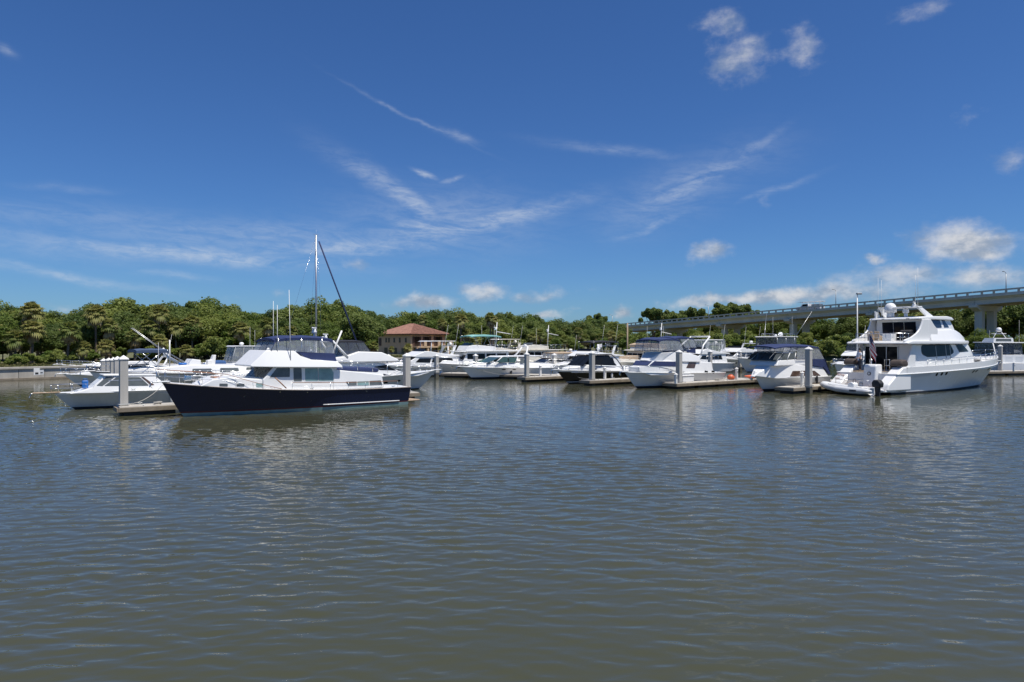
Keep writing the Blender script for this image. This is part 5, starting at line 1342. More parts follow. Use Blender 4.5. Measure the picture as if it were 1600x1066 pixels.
# ================================================================== middle of the marina
b = Boat('flybridge_cruiser', 'white flybridge cruiser with a small hardtop moored in front of the tan house', None, 216, 10.8, 'motor yacht', at=PX(602, 79).to_tuple()[:2])
flyboat(b, 12.4, 3.9, 1.1, 1.5, None, hardtop=True)
b = Boat('motor_yacht', 'pale blue-grey trawler with square dark saloon windows and sea-green bimini', (670, 588), 214, 12.4, 'motor yacht')
trawler(b, 13.6, 4.2, 1.15, 1.75, GREYW, WHITE, TEALC)
b.solid('cargo_rack', [(-.7, .5), (-.7, .9), (-.1, .9), (-.1, .5)], mkw(1.4), BLACKC, .03)
b = Boat('flybridge_cruiser', 'cream-white sedan cruiser with a boxy upper helm house behind the pale trawler', None, 214, 10.6, 'motor yacht', at=PX(728, 98).to_tuple()[:2])
flyboat(b, 12.0, 3.9, 1.2, 1.6, None, hardtop=True, house=CREAM, fh=1.15)
b = Boat('express_cruiser', 'long white express cruiser with green-tinted windscreen and raked arch', (740, 592.8), 216, 10.6, 'motor boat')
b.hull(12.2, 3.8, 1.12, 1.42, WHITE, s0=.4, wl=.8, flare=1.3, zp=1.4, boot=((0, BOTTOM, 'boot_stripe'), (.22, None, None)))
T_ = lambda p, y=1.5: b.T('E', p, y)
P = T_([(235, 605), (430, 558), (590, 532), (870, 540), (1000, 560)], 1.4)
cw = mkw(1.6, .3, 1.2, 6.0, .04)
b.solid('foredeck_cabin', [(.6, 1.0), (.6, 1.5), (P[3][0], P[3][1]), (P[2][0], P[2][1]), (P[1][0], P[1][1]), (11.2, 1.42), (10.5, 1.1)], cw, WHITE, .12, seg=3)
ww = mkw(1.5, .25, 1.9); g1 = T_([(595, 530), (672, 468), (745, 468), (740, 532)], 1.4); g2 = T_([(752, 532), (758, 468), (865, 472), (828, 534)], 1.4)
GREENG = mat('green_tinted_glass', (.045, .085, .075), .05, var=.3, scale=1.5, spec=.6)
for g in (g1, g2): b.plate('side_window', g, ww, GREENG, .05)
b.plate('side_window', T_([(895, 540), (905, 480), (945, 480), (945, 540)], 1.4), ww, GGLASS, .05)
b.screen('windscreen', (g1[0][0] + .9, g1[0][1] - .05), (g1[1][0], g1[1][1]), 1.25, 1.1, 3, .03, GREENG, 0)
b.solid('hardtop', [(1.9, g1[1][1] + .03), (1.9, g1[1][1] + .13), (g1[1][0] - .3, g1[1][1] + .14), (g1[1][0] + .1, g1[1][1])], mkw(1.35), WHITE, .05)
b.frame([[(g1[0][0], sg * 1.48, g1[0][1]), (g1[1][0], sg * 1.38, g1[1][1])] for sg in (1, -1)] + [[(g2[3][0] - .15, sg * 1.48, 1.9), (g2[2][0] - .1, sg * 1.38, g1[1][1])] for sg in (1, -1)], .05, WHITE, 'windscreen_post')
a_ = T_([(920, 460), (965, 335)], 0); 
b.frame([[(a_[0][0] + .3, sg * 1.2, g1[1][1]), (a_[0][0], sg * .9, a_[0][1] + .35), (a_[1][0], sg * .5, a_[1][1])] for sg in (1, -1)] + [[(a_[1][0], .5, a_[1][1]), (a_[1][0], -.5, a_[1][1])]], .1, WHITE, 'radar_arch')
b.dome((a_[1][0], 0, a_[1][1] + .05), .2)
for x in (6.3, 7.6): b.port(x, b.sheer(x) * .82, .24, .06)
b.fender(6.6, .6, None, RUBBER); b.bowrail(5.6, .5); b.anchor(); b.platform(); b.cleats((1, 6, 11))
b = Boat('trawler', 'cream trawler with a row of dark saloon windows behind the white express cruiser', None, 214, 11.0, 'motor yacht', at=PX(782, 97).to_tuple()[:2])
trawler(b, 12.2, 4.0, 1.1, 1.55, CREAM, CREAM, None)
b = Boat('cabin_cruiser', 'beige cabin cruiser with a long dodger behind the piling', None, 214, 9.4, 'motor boat', at=PX(812, 84).to_tuple()[:2])
expressboat(b, 10.6, 3.5, 1.05, 1.4, CREAM, canvas=TANC)
b = Boat('cabin_cruiser', 'small cruiser under a blue camper canvas near the wood', None, 214, 8.6, 'motor boat', at=PX(858, 94).to_tuple()[:2])
expressboat(b, 9.8, 3.4, 1.1, 1.5, WHITE, canvas=BLUEC, arch=False)
b = Boat('flybridge_cruiser', 'white flybridge cruiser with wraparound black windscreen behind the black-hulled boat', None, 215, 10.0, 'motor yacht', at=PX(872, 81).to_tuple()[:2])
flyboat(b, 11.6, 3.8, 1.1, 1.5, BLACKC)
# black-hulled express
b = Boat('express_cruiser', 'express cruiser with glossy black lower hull and black-framed hardtop', (888.5, 600), 217, 9.4, 'motor boat')
b.hull(11.0, 3.5, 1.15, 1.42, BLACKH, s0=.4, wl=.78, flare=1.35, zp=1.3, split=(.84, WHITE), boot=((0, BOTTOM, 'bottom_paint'), (.16, WHITE, 'boot_stripe'), (.22, None, None)))
T_ = lambda p, y=1.4: b.T('F', p, y)
P = T_([(135, 546), (240, 505), (385, 482), (600, 492)], 1.2)
cw = mkw(1.5, .3, 1.2, 5.4, .05)
b.solid('foredeck_cabin', [(.4, 1.0), (.4, 1.45), (P[3][0], P[3][1] - .1), (P[2][0], P[2][1]), (P[1][0], P[1][1]), (10.1, 1.42), (9.5, 1.1)], cw, WHITE, .12, seg=3)
g = T_([(385, 482), (425, 402), (545, 400), (600, 488)], 1.35); ww = mkw(1.42, .2, 1.9)
b.plate('side_window', g, ww, GLASS, .08)
b.screen('windscreen', (g[0][0] + .8, g[0][1] - .08), (g[1][0], g[1][1]), 1.2, 1.05, 3, .03, GLASS, 0)
fr_ = T_([(383, 485), (425, 396), (560, 392), (610, 440), (655, 515)], 1.38)
b.frame([[(x, sg * (1.44 - .12 * (z - 1.9)), z) for x, z in fr_] for sg in (1, -1)], .055, BLACKH, 'hardtop_frame')
b.solid('hardtop', [(fr_[3][0], fr_[2][1] - .25), (fr_[2][0], fr_[2][1]), (fr_[1][0], fr_[1][1]), (fr_[1][0] + .1, fr_[1][1] + .06), (fr_[2][0], fr_[2][1] + .09), (fr_[3][0] - .1, fr_[2][1] - .15)], mkw(1.3), WHITE, .03)
m_ = T_([(452, 392), (448, 310)], 0); b.frame([[(m_[0][0], 0, m_[0][1]), (m_[1][0], 0, m_[1][1])]], .07, WHITE, 'light_mast'); b.dome((m_[0][0], 0, m_[0][1] + .5), .18)
MB().add([(m_[1][0], 0, m_[1][1]), (m_[1][0] - .5, .1, m_[1][1] + .05), (m_[1][0] - .5, .08, m_[1][1] - .28), (m_[1][0], 0, m_[1][1] - .3)], [(0, 1, 2, 3)]).build('pennant', FWHITE, b.r)
for p in T_([(485, 514), (425, 516)]): b.port(p[0], p[1], .14, .06)
b.bowrail(5.2, .45); b.anchor(); b.platform(); b.cleats((1, 6, 9.8)); b.fender(5.0, .7)
b = Boat('trawler', 'cream motor trawler with brown upper-deck cover and small navy bimini', None, 215, 11.6, 'motor yacht', at=PX(958, 88).to_tuple()[:2])
trawler(b, 12.8, 4.1, 1.2, 1.7, CREAM, CREAM, None)
b.solid('deck_cover', [(3.0, 3.12), (3.0, 3.75), (6.4, 3.95), (7.4, 3.75), (7.4, 3.4)], mkw(1.45), TANC, .12); b.canopy(3.4, 5.6, 1.2, 4.7, NAVYC)
b.solid('cockpit_cover', [(7.6, 1.6), (7.6, 2.35), (9.4, 2.2), (9.9, 1.7)], mkw(1.1), TANC, .12)
# white sedan cruiser with navy canopy
b = Boat('sedan_cruiser', 'white aft-cabin cruiser with navy windscreen cover and navy bridge canopy', (995.5, 607), 217, 10.2, 'motor yacht')
b.hull(11.8, 3.9, 1.22, 1.50, GREYW, s0=.42, wl=.8, flare=1.3, zp=1.2, split=(.92, WHITE), boot=((0, BOTTOM, 'bottom_paint'), (.2, None, None)))  # grey hull below the white deck paints the shade on the flared side
T_ = lambda p, y=1.6: b.T('G', p, y)
P = T_([(60, 735), (230, 645), (330, 628), (395, 545), (830, 552), (1195, 565), (1390, 572), (1400, 690), (1440, 750)])
P[:4] = T_([(60, 735), (230, 645), (330, 628), (395, 545)], .55)
cw = mkw(1.72, .14, 1.4, 6.0, .05)
b.solid('cabin', [(P[8][0], 1.1), (P[7][0], P[7][1]), (P[6][0], P[6][1]), (P[5][0], P[5][1] + .03), (P[4][0], P[4][1] + .02), (P[3][0], P[3][1]), (P[2][0], P[2][1]), (P[1][0], P[1][1]), (10.6, 1.5), (9.6, 1.15)], cw, WHITE, .10, seg=3)
b.plate('windscreen_cover', [(P[2][0] - .12, P[2][1] + .04), (P[3][0] - .12, P[3][1] - .04)] + T_([(828, 560), (828, 636)]), cw, NAVYC, .05, t=.03)
b.screen('windscreen_cover', (P[2][0] + .02, P[2][1] + .04), (P[3][0] + .02, P[3][1] - .02), cw(P[2][0], 1.9) * .93, cw(P[3][0], 2.3) * .93, 3, .0, NAVYC, .02)
b.plate('side_window', T_([(975, 662), (1030, 570), (1145, 570), (1108, 665)]), cw, BROWNG, .05)
for p in T_([(1275, 725), (1385, 725)]): b.port(p[0], p[1], .15, .13); 
for p in T_([(1275, 725), (1385, 725)]): b.plate('porthole', [(p[0] + .15 * math.cos(a), p[1] + .15 * math.sin(a)) for a in [i * math.pi / 7 for i in range(14)]], cw, GLASS, 0)
B2 = T_([(398, 545), (530, 420)], .6) + T_([ (830, 408), (990, 418), (1090, 440), (1195, 475), (1200, 565)])
b.solid('flybridge', [(B2[6][0], B2[6][1] - .02), (B2[5][0], B2[5][1]), (B2[4][0], B2[4][1]), (B2[3][0], B2[3][1]), (B2[2][0], B2[2][1]), (B2[1][0], B2[1][1]), (B2[0][0] + .12, B2[0][1] + .02), (B2[0][0], B2[0][1] - .06)], mkw(1.74, .22, 2.2, 5.6, .09), WHITE, .09, seg=3)
c_ = T_([(560, 215), (870, 215), (530, 395), (960, 385)], 1.3)
b.canopy(c_[1][0] - .1, c_[0][0] + .1, 1.36, c_[0][1] + .2, NAVYC, .12, .16)
b.enclosure(c_[1][0], c_[0][0], 1.34, 1.42, c_[0][1] + .02, c_[3][0] + .2, c_[2][0], c_[3][1], NAVYC, VINYL, panels=2, aft=True)
d_ = T_([(790, 175), (1100, 205), (1000, 400), (1130, 340), (1130, 430)], 1.2)
b.canopy(d_[1][0], d_[0][0], 1.3, d_[0][1] + .12, NAVYC, .12, .12)
b.enclosure(d_[1][0] + .05, c_[1][0] - .15, 1.28, 1.34, d_[0][1] - .12, d_[3][0], c_[3][0], d_[3][1], NAVYC, VINYL, panels=2, front=False, aft=True)
b.plate('aft_curtain', T_([(985, 385), (1128, 345), (1130, 430), (1000, 415)], 1.4), mkw(1.42), NAVYC, .03, t=.03)
a_ = T_([(1080, 300), (1210, 165)], 0)
b.frame([[(a_[0][0] + .6, sg * 1.5, 3.0), (a_[0][0], sg * 1.3, a_[0][1]), (a_[1][0], sg * 1.1, a_[1][1])] for sg in (1, -1)] + [[(a_[1][0], 1.1, a_[1][1]), (a_[1][0], -1.1, a_[1][1])]], .08, WHITE, 'radar_arch')
b.solid('helm_seat', [(4.2, 2.9), (4.1, 3.7), (4.3, 3.7), (4.4, 3.3), (4.9, 3.25), (4.9, 2.9)], mkw(.9), CAPM, .06)
b.bowrail(6.0, .55); b.anchor(); b.cleats((1, 6, 10.6)); b.platform(); b.fender(5.6, .5); b.fender(5.2, .55)
b.plate('hull_lettering', b.T('G', [(270, 815), (300, 808), (335, 815), (330, 822), (300, 817), (272, 824)], 1.2), b.side, CAPM, 0)
b.siderail(.6, 2.4, .6, sp=.6, z=lambda x: P[6][1], w_=lambda x: 1.5)

# ================================================================== right background
b = Boat('flybridge_cruiser', 'white cruiser with a glazed hard helm top behind the sedan cruiser', None, 216, 9.6, 'motor yacht', at=PX(1058, 88).to_tuple()[:2])
flyboat(b, 11.0, 3.7, 1.25, 1.6, None, hardtop=True)
b.enclosure(1.5, 5.2, 1.3, 1.38, 4.4, 1.5, 5.5, 2.9, GREYW, VINYL)
b = Boat('flybridge_cruiser', 'white flybridge cruiser with tinted fly screen facing the open water', (1120, 577.5), 214, 10.0, 'motor yacht')
flyboat(b, 11.8, 4.0, 1.3, 1.75, None, encl=None)
b = Boat('sportfishing_boat', 'white sportfishing convertible with smoked bridge curtains and radar domes', None, 214, 12.0, 'motor yacht', at=PX(1168, 92).to_tuple()[:2])
sportfish(b, 14.2, 4.5, 1.2, 2.0)
# canvas-covered cabin boat
b = Boat('cabin_boat', 'white cabin boat with a big navy camper canvas over its cockpit', (1193.5, 612), 217, 7.8, 'motor boat')
b.hull(9.0, 3.4, 1.12, 1.28, GREYW, s0=.42, wl=.8, flare=1.25, zp=1.4, split=(.93, WHITE), boot=((0, BOTTOM, 'bottom_paint'), (.22, None, None)))  # white boat's hull coloured grey for the shade under its flare
T_ = lambda p, y=1.45: b.T('H', p, y)
P = T_([(110, 692), (165, 620), (265, 530), (720, 520), (900, 520), (1180, 548), (1250, 685)])
P[:3] = T_([(110, 692), (165, 620), (265, 530)], .3)
cw = mkw(1.5, .16, 1.3, 4.6, .06)
b.solid('cabin', [(P[6][0], 1.0), (P[6][0], P[6][1]), (P[5][0], P[5][1]), (P[4][0], P[4][1]), (P[3][0] - .1, P[3][1] + .12), (P[2][0] - .2, P[2][1] + .06), (P[1][0], P[1][1]), (P[0][0], P[0][1]), (7.6, 1.1)], cw, WHITE, .12, seg=3)
for Q in ([(668, 698), (712, 608), (812, 605), (826, 690)], [(836, 690), (824, 605), (1000, 602), (1000, 688)], [(1010, 688), (1008, 602), (1042, 602), (1128, 680)]): b.plate('side_window', T_(Q), cw, BROWNG, .04)
g = T_([(340, 432), (425, 325)], .5) + T_([(758, 318), (725, 445)], 1.2)
wz = P[3][1] + .1
b.solid('windscreen_base', [(g[3][0] - 1.9, wz - .1), (g[3][0] - 1.9, wz + .35), (g[3][0], wz + .42), (g[0][0], wz + .34), (g[0][0] + .35, wz - .1)], mkw(1.3, .15, wz), WHITE, .06)
ww = mkw(1.24, .12, 2.4)
b.screen('windscreen', (g[0][0] + .2, wz + .34), (g[1][0], g[1][1] + .02), 1.2, 1.08, 3, .04, GGLASS, 0)
for Q in ([(520, 430), (585, 330), (750, 322), (722, 440)], [(395, 432), (460, 335), (550, 330), (505, 425)]): b.plate('side_screen', T_(Q, 1.25), ww, GGLASS, .03)
b.frame([[(g[0][0] + .2, sg * 1.22, wz + .34), (g[1][0], sg * 1.12, g[1][1])] for sg in (1, -1)] + [[(g[3][0] + .1, sg * 1.26, wz + .4), (g[2][0] + .1, sg * 1.2, g[2][1])] for sg in (1, -1)] + [[(g[3][0] + 1.2, sg * 1.26, wz + .4), (g[2][0] + 1.0, sg * 1.2, g[2][1])] for sg in (1, -1)], .035, WHITE, 'windscreen_post')
c_ = T_([(415, 240), (1110, 240), (1280, 660), (1015, 520), (1190, 420)], 1.3)
zt = c_[0][1]
b.canopy(c_[1][0], c_[0][0] + .05, 1.32, zt + .30, NAVYC, .16, .16, .10)
b.enclosure(g[2][0], g[1][0] + .05, 1.28, 1.14, zt + .04, g[2][0], g[1][0], g[1][1], NAVYC, VINYL, panels=2)
b.enclosure(c_[1][0] + .1, g[2][0], 1.28, 1.36, zt + .04, c_[4][0], g[3][0], c_[4][1], NAVYC, VINYL, panels=2, front=False, aft=True, zb1=wz + .4)
b.plate('aft_curtain', T_([(1010, 422), (1190, 420), (1285, 660), (1185, 552), (1010, 520)], 1.45), mkw(1.47), NAVYC, .03, t=.03)
b.quad('aft_curtain', [(c_[4][0] - .02, -1.45, c_[4][1]), (c_[4][0] - .02, 1.45, c_[4][1]), (c_[2][0], 1.4, c_[2][1]), (c_[2][0], -1.4, c_[2][1])], NAVYC)
MB().box((5.3, .5, wz + .55), (.3, .25, .25)).build('search_light', RUBBER, b.r, bevel=.06)
b.bowrail(4.6, .42); b.anchor(); b.cleats((.8, 4, 8)); b.platform(.8)
b.plate('teak_panel', T_([(1020, 800), (1240, 780), (1240, 850), (1020, 855)], 1.6), b.side, TEAKD, .03)
b.fender(2.6, .9, None, RUBBER)
# boats beyond the yacht
b = Boat('cabin_cruiser', 'pale cruiser with slate canvas mostly hidden behind the motor yacht', None, 214, 9.0, 'motor boat', at=PX(1312, 82).to_tuple()[:2])
flyboat(b, 10.2, 3.6, 1.1, 1.5, SLATEC, encl=DVINYL)
b = Boat('workboat', 'dark-glassed pilothouse boat showing above the motor yacht bow', None, 30, 9.0, 'motor boat', at=PX(1592, 96).to_tuple()[:2])
b.hull(10.2, 3.5, 1.2, 1.7, WHITE)
b.solid('pilothouse', [(2.6, 1.1), (2.6, 2.6), (5.2, 3.0), (6.6, 2.9), (7.6, 1.6), (7.6, 1.1)], mkw(1.4, .1, 1.2, 6, .06), WHITE, .08)
b.plate('side_window', [(3.0, 1.9), (6.9, 1.9), (6.4, 2.65), (3.0, 2.45)], mkw(1.4, .1, 1.2, 6, .06), GLASS)
b.solid('cover', [(.6, 1.2), (.8, 2.3), (2.6, 2.6), (2.6, 1.2)], mkw(1.35), SLATEC, .1)
b.frame([[(3.0, sg * 1.2, 2.6), (3.2, sg * 1.1, 3.7)] for sg in (1, -1)] + [[(3.2, 1.1, 3.7), (3.2, -1.1, 3.7)]], .05, WHITE, 'radar_arch'); b.dome((3.2, 0, 3.82), .32, .45); b.bowrail(5.6, .6); b.antenna((3.2, 1, 3.7), 2)
b = Boat('sportfishing_boat', 'white convertible seen from its stern with a dark bridge enclosure at the wide dock', None, 80, 12.0, 'motor yacht', at=(PX(1594, 88) + Vector((2.4, 13.0, 0))).to_tuple()[:2])
b.hull(13.6, 4.6, 1.25, 2.0, WHITE, rakeT=.1, zp=1.3)
b.solid('deckhouse', [(1.6, 1.0), (1.6, 2.35), (7.6, 2.5), (9.4, 1.9), (12.2, 1.8)], mkw(1.9, .08, 1.2, 7, .04), WHITE, .06)
for y in (-1.2, 0, 1.2): b.pane('transom_panel', (1.6, 1.45), (1.6, 2.1), (y - .42, y + .42), (y - .42, y + .42), GREYW, aft=True)
b.enclosure(2.0, 7.0, 1.7, 1.8, 3.9, 1.9, 7.2, 2.45, BLACKC, DVINYL, aft=True)
b.solid('bridge_interior', [(3.4, 2.36), (3.4, 3.6), (6.6, 3.6), (7.0, 2.45)], mkw(1.5), BLACKC, .05)
b.solid('hardtop', [(1.6, 3.92), (1.6, 4.04), (7.2, 4.06), (7.5, 3.94)], mkw(1.85), WHITE, .04)
b.solid('upper_house', [(3.0, 4.05), (3.0, 4.6), (5.6, 4.6), (6.2, 4.05)], mkw(1.25, .15, 4.05), WHITE, .08)
b.pane('upper_window', (3.0, 4.15), (3.0, 4.5), (-.95, .95), (-.9, .9), GGLASS, aft=True)
b.frame([[(4, sg * .8, 4.6), (4.2, sg * .25, 5.5)] for sg in (1, -1)] + [[(4.2, -.9, 5.2), (4.2, .9, 5.2)]], .05, WHITE, 'radar_mast'); b.dome((4.2, 0, 5.5), .34, .55)
b.siderail(.3, 4.5, .6, sp=.9); b.line([(1.7, 1.9, 3.9), (.2, 2.1, 1.4)], .06, WHITE, 'bridge_ladder'); b.antenna((2.4, -1.6, 4), 3)

# ================================================================== mooring lines between boats and docks
LINEM = mat('weathered_rope', (.46, .44, .40), .9)
def moor(p0, p1, label, sag=.35):
    a, c = Vector(p0), Vector(p1)
    o = thing('mooring_line', label, 'rope', a)
    MB().tube([a.lerp(c, i / 8) - a - Vector((0, 0, sag * 4 * (i / 8) * (1 - i / 8))) for i in range(9)], .016, 5).build('rope', LINEM, o, True)
for bpx, z0, dpx, dpy, z1, lb in (((262, 41.2), 1.9, 200, 648, .6, 'slack mooring line from the navy trawler bow to its finger dock'), ((996, 62.2), 1.4, 1060, 608, .7, 'mooring line from the sedan cruiser bow to its piling'),
        ((1196, 57.6), 1.2, 1262, 614, .8, 'mooring line from the canvas-covered boat to the thick piling'), ((886, 68.5), 1.3, 925, 602.5, .7, 'mooring line from the black-hulled cruiser bow to its piling'), ((738, 75.8), 1.3, 823, 597, .7, 'mooring line from the white express cruiser bow to its piling')):
    moor(PX(bpx[0], bpx[1], z0), WP(dpx, dpy) + Vector((0, 0, z1)), lb)

# ================================================================== dock furniture
def dockp(px, py, th, along, across): 
    c = math.cos(R(th)); s_ = math.sin(R(th)); q = WP(px, py)
    return q + Vector((c * along - s_ * across, s_ * along + c * across, .52))
for px_, py_, th_, al, lb in ((186.5, 651, 36.3, 3.4, 'white power pedestal on the dock between silver boat and navy trawler'), (822, 597.5, 36, 2.6, 'white power pedestal beside the white express cruiser stern'),
        (922, 603.3, 36, 2.8, 'white power pedestal beside the black-hulled express cruiser'), (1240, 616, 36, 2.8, 'white power pedestal beside the canvas-covered cabin boat')):
    pedestal(dockp(px_, py_, th_, al, .95), lb)
for px_, py_, th_, al, lb in ((186.5, 651, 36.3, 2.0, 'coiled pale hose on the dock beside the silver boat piling'), (1058, 608.5, 36, 6.2, 'coiled pale hose on the dock with orange gear'), (1240, 616, 36, 5.2, 'coiled pale hose on the short dock beside the canvas-covered boat')):
    hz_ = thing('hose', lb, 'hose', dockp(px_, py_, th_, al, .55))
    MB().tube([((.16 + .012 * k / 6) * math.cos(k * .7), (.16 + .012 * k / 6) * math.sin(k * .7), .02 + .0035 * k) for k in range(40)], .018, 5).build('coil', LINEM, hz_, True)
    MB().tube([(.18, 0, .03), (.5, .1, .02), (.8, .3, .02)], .018, 5).build('loose_end', LINEM, hz_, True)

# ================================================================== large motor yacht
b = Boat('motor_yacht', 'large white three-deck motor yacht with stern stairs and a white satellite dome', (1528, 603.5), 29.5, 17.0, 'motor yacht')
b.hull(20.3, 5.3, 1.62, 2.28, WHITE, s0=.48, pe=2.4, wl=.82, s0w=.2, pw=1.7, flare=1.6, rakeT=.0, zp=1.6, boot=((0, BOTTOM, 'boot_stripe'), (.15, None, None)), rub=.05, stern=.96)
T_ = lambda p, y=2.2, c='L': b.T(c, p, y)
def slab(name, poly, y0, y1, m=WHITE, bevel=.05, seg=3, parent=None): return exy(MB(), poly, y0, y1).build(name, m, parent or b.r, bevel=bevel, seg=seg)
# bulwark above the sheer
for sg in (1, -1):
    q = MB()
    def fb_(u, v):
        x = 1.4 + (20.15 - 1.4) * u; return Vector((x + .12 * v * u, sg * (b.hb(min(x, 20.2)) - .015 + .02 * v), b.sheer(x) + v * (.50 + .02 * u)))
    q.grid(fb_, 36, 2); q.grid(lambda u, v: fb_(u, v) + Vector((0, -sg * .09, 0)), 36, 2); q.grid(lambda u, v: fb_(u, 1) + Vector((0, -sg * .09 * v, 0)), 36, 1)
    q.build('bulwark', WHITE, b.r, True)
b.solid('main_deck', [(1.2, 1.5), (1.2, 1.74), (19.0, 2.34), (19.0, 1.9)], lambda x, z: max(.1, b.hb(x) - .08), WHITE, 0)
# stern wings, stairs and tower
wing = [(2.0, .3), (2.0, 2.18), (.95, 2.14), (.35, 1.72), (-.95, .82), (-1.12, .45), (-1.12, .3)]
for y0, y1 in ((1.5, 2.54), (-2.54, -1.6)): slab('stern_wing', wing, y0, y1, WHITE, .12)
b.solid('swim_platform', [(-1.5, .24), (-1.5, .38), (.1, .38), (.1, .24)], mkw(2.45), WHITE, .04)
b.solid('platform_deck', [(-1.42, .375), (-1.42, .392), (.05, .392), (.05, .375)], mkw(2.35), TEAKD, 0)
for k in range(6):
    st = slab('stair', [(-.75 + k * .3, .3), (-.75 + k * .3, .55 + k * .22), (1.4, .55 + k * .22), (1.4, .3)], -.02 + .002 * k, 1.48 - .002 * k, WHITE, .02)
    slab('tread', [(-.74 + k * .3, .551 + k * .22), (-.74 + k * .3, .57 + k * .22), (-.74 + k * .3 + .27, .57 + k * .22), (-.74 + k * .3 + .27, .551 + k * .22)], .04, 1.42, TEAKD, 0, parent=st)
slab('stern_tower', [(-.55, .36), (-.35, 2.2), (-.2, 2.34), (.5, 2.34), (.6, .36)], -1.10, -.06, WHITE, .12)
em = MB().tube([(-.40, -.58, 1.60), (-.46, -.58, 1.605)], .15, 20).build('round_emblem', mat('emblem_bronze', (.07, .06, .055), .4), b.r); MB().tube([(-.46, -.58, 1.603), (-.475, -.58, 1.604)], .09, 16).build('emblem_centre', GREYW, em)
slab('garage_well', [(.4, .36), (.4, 1.75), (.6, 1.75), (.6, .36)], -1.6, -1.1, mat('painted_shade_gelcoat', (.42, .41, .40), .5), .02)  # greyer than the yacht's white: the shade of the gap is in the colour
b.solid('cockpit_floor', [(.6, 1.55), (.6, 1.76), (3.2, 1.76), (3.2, 1.55)], mkw(2.3), TEAKD, 0)
for y0, y1 in ((1.55, 2.5), (-2.5, -1.5)):
    slab('seat_cover', [(.72, 2.22), (.74, 2.52), (.95, 2.72), (1.5, 2.74), (1.72, 2.5), (1.74, 2.2)], y0, y1, BROWNC, .16)
for y0, y1 in ((-1.55, -1.12), (-.04, .12)):
    MB().tube([(.75, y0, 1.76), (.75, y0, 2.72), (.75, y1, 2.72), (.75, y1, 1.76)], .03, 8).tube([(.75, y0, 2.25), (.75, y1, 2.25)], .025, 6).build('stern_gate', STEEL, b.r, True)
for y0, y1 in ((1.7, .6), (-.3, -1.2)): MB().tube([(-1.35, y0, .39), (-1.35, y0, 1.08), (-1.35, y1, 1.08), (-1.35, y1, .39)], .028, 8).build('platform_rail', STEEL, b.r, True)
# script name on the port wing
def script(P0, ex, ez, h, strokes, m, name):
    q = MB()
    for stx in strokes: q.tube([P0 + ex * (u * h) + ez * (v * h) for u, v in stx], .017, 5)
    return q.build(name, m, b.r, True)
d_ = Vector((-1.3, 0, -.9)).normalized(); up_ = -d_
S_ = [[(.5, 1.0), (.2, 1.05), (.0, .8), (.2, .6), (.45, .4), (.35, .1), (.0, 0), (-.2, .1)], [(.6, .1), (.7, .5), (.75, .1), (.9, .05)], [(.72, .7), (.74, .72)], [(1.0, .8), (1.0, .1), (1.1, .05), (1.2, .15)], [(1.25, .15), (1.4, .5), (1.5, .1), (1.6, .1)], [(1.6, .1), (1.7, .45), (1.85, .45), (1.85, .1), (2.0, .1)], [(2.1, .4), (2.0, .25), (2.15, .1), (2.25, .4), (2.3, -.2), (2.1, -.3)]]
script(Vector((-.30, 2.44, 1.34)), Vector((0, -1, 0)), up_, .32, S_, mat('script_bronze', (.20, .07, .05), .5), 'boat_name')
script(Vector((-.66, 2.3, 1.10)), Vector((0, -1, 0)), up_, .16, [[(k * .55, 0), (k * .55 + .1, .7), (k * .55 + .3, .1), (k * .55 + .45, .5)] for k in range(5)], MATS['script_bronze'], 'home_port')
# saloon
cw = mkw(2.2, .10, 1.7, 9.6, .05)
b.solid('saloon', [(3.0, 1.7), (3.0, 3.94), (11.9, 3.94), (13.9, 2.78), (16.8, 2.6), (17.7, 2.25), (3.4, 1.7)], cw, WHITE, .08)
P = T_([(838, 545), (850, 528), (1060, 522), (1085, 585), (1050, 610), (880, 622), (838, 600)])
b.plate('saloon_window', P, cw, GLASS, .22)
P = T_([(1070, 520), (1120, 520), (1150, 545), (1188, 578), (1095, 583)], 1.9)
b.plate('saloon_window', P, cw, GLASS, .08)
for x in T_([(948, 560), (1022, 560), (1055, 560)]): b.plate('window_divider', [(x[0] - .04, 2.75), (x[0] + .04, 2.75), (x[0] + .04, 3.85), (x[0] - .04, 3.85)], cw, GALV, 0, t=.028)
b.screen('windscreen', (13.85, 2.82), (11.95, 3.9), 1.15, 1.65, 3, .06, GLASS, .08)
for y0, y1 in ((1.05, 1.92), (.12, .98), (-.85, .05)): b.pane('saloon_door', (3.0, 1.82), (3.0, 3.72), (y0, y1), (y0, y1), GLASS, .03, aft=True)
q = MB()
for y in (1.015, .085, 1.95, -.88): q.box((2.955, y, 2.75), (.05, .06, 1.98))
q.build('door_frame', ALU, b.r)
slab('side_panel', [(1.7, 1.76), (3.0, 1.76), (3.0, 3.92), (2.6, 3.92)], -2.30, -2.16, WHITE, .03); slab('side_panel', [(1.7, 1.76), (3.0, 1.76), (3.0, 3.92), (2.6, 3.92)], 2.16, 2.30, WHITE, .03)
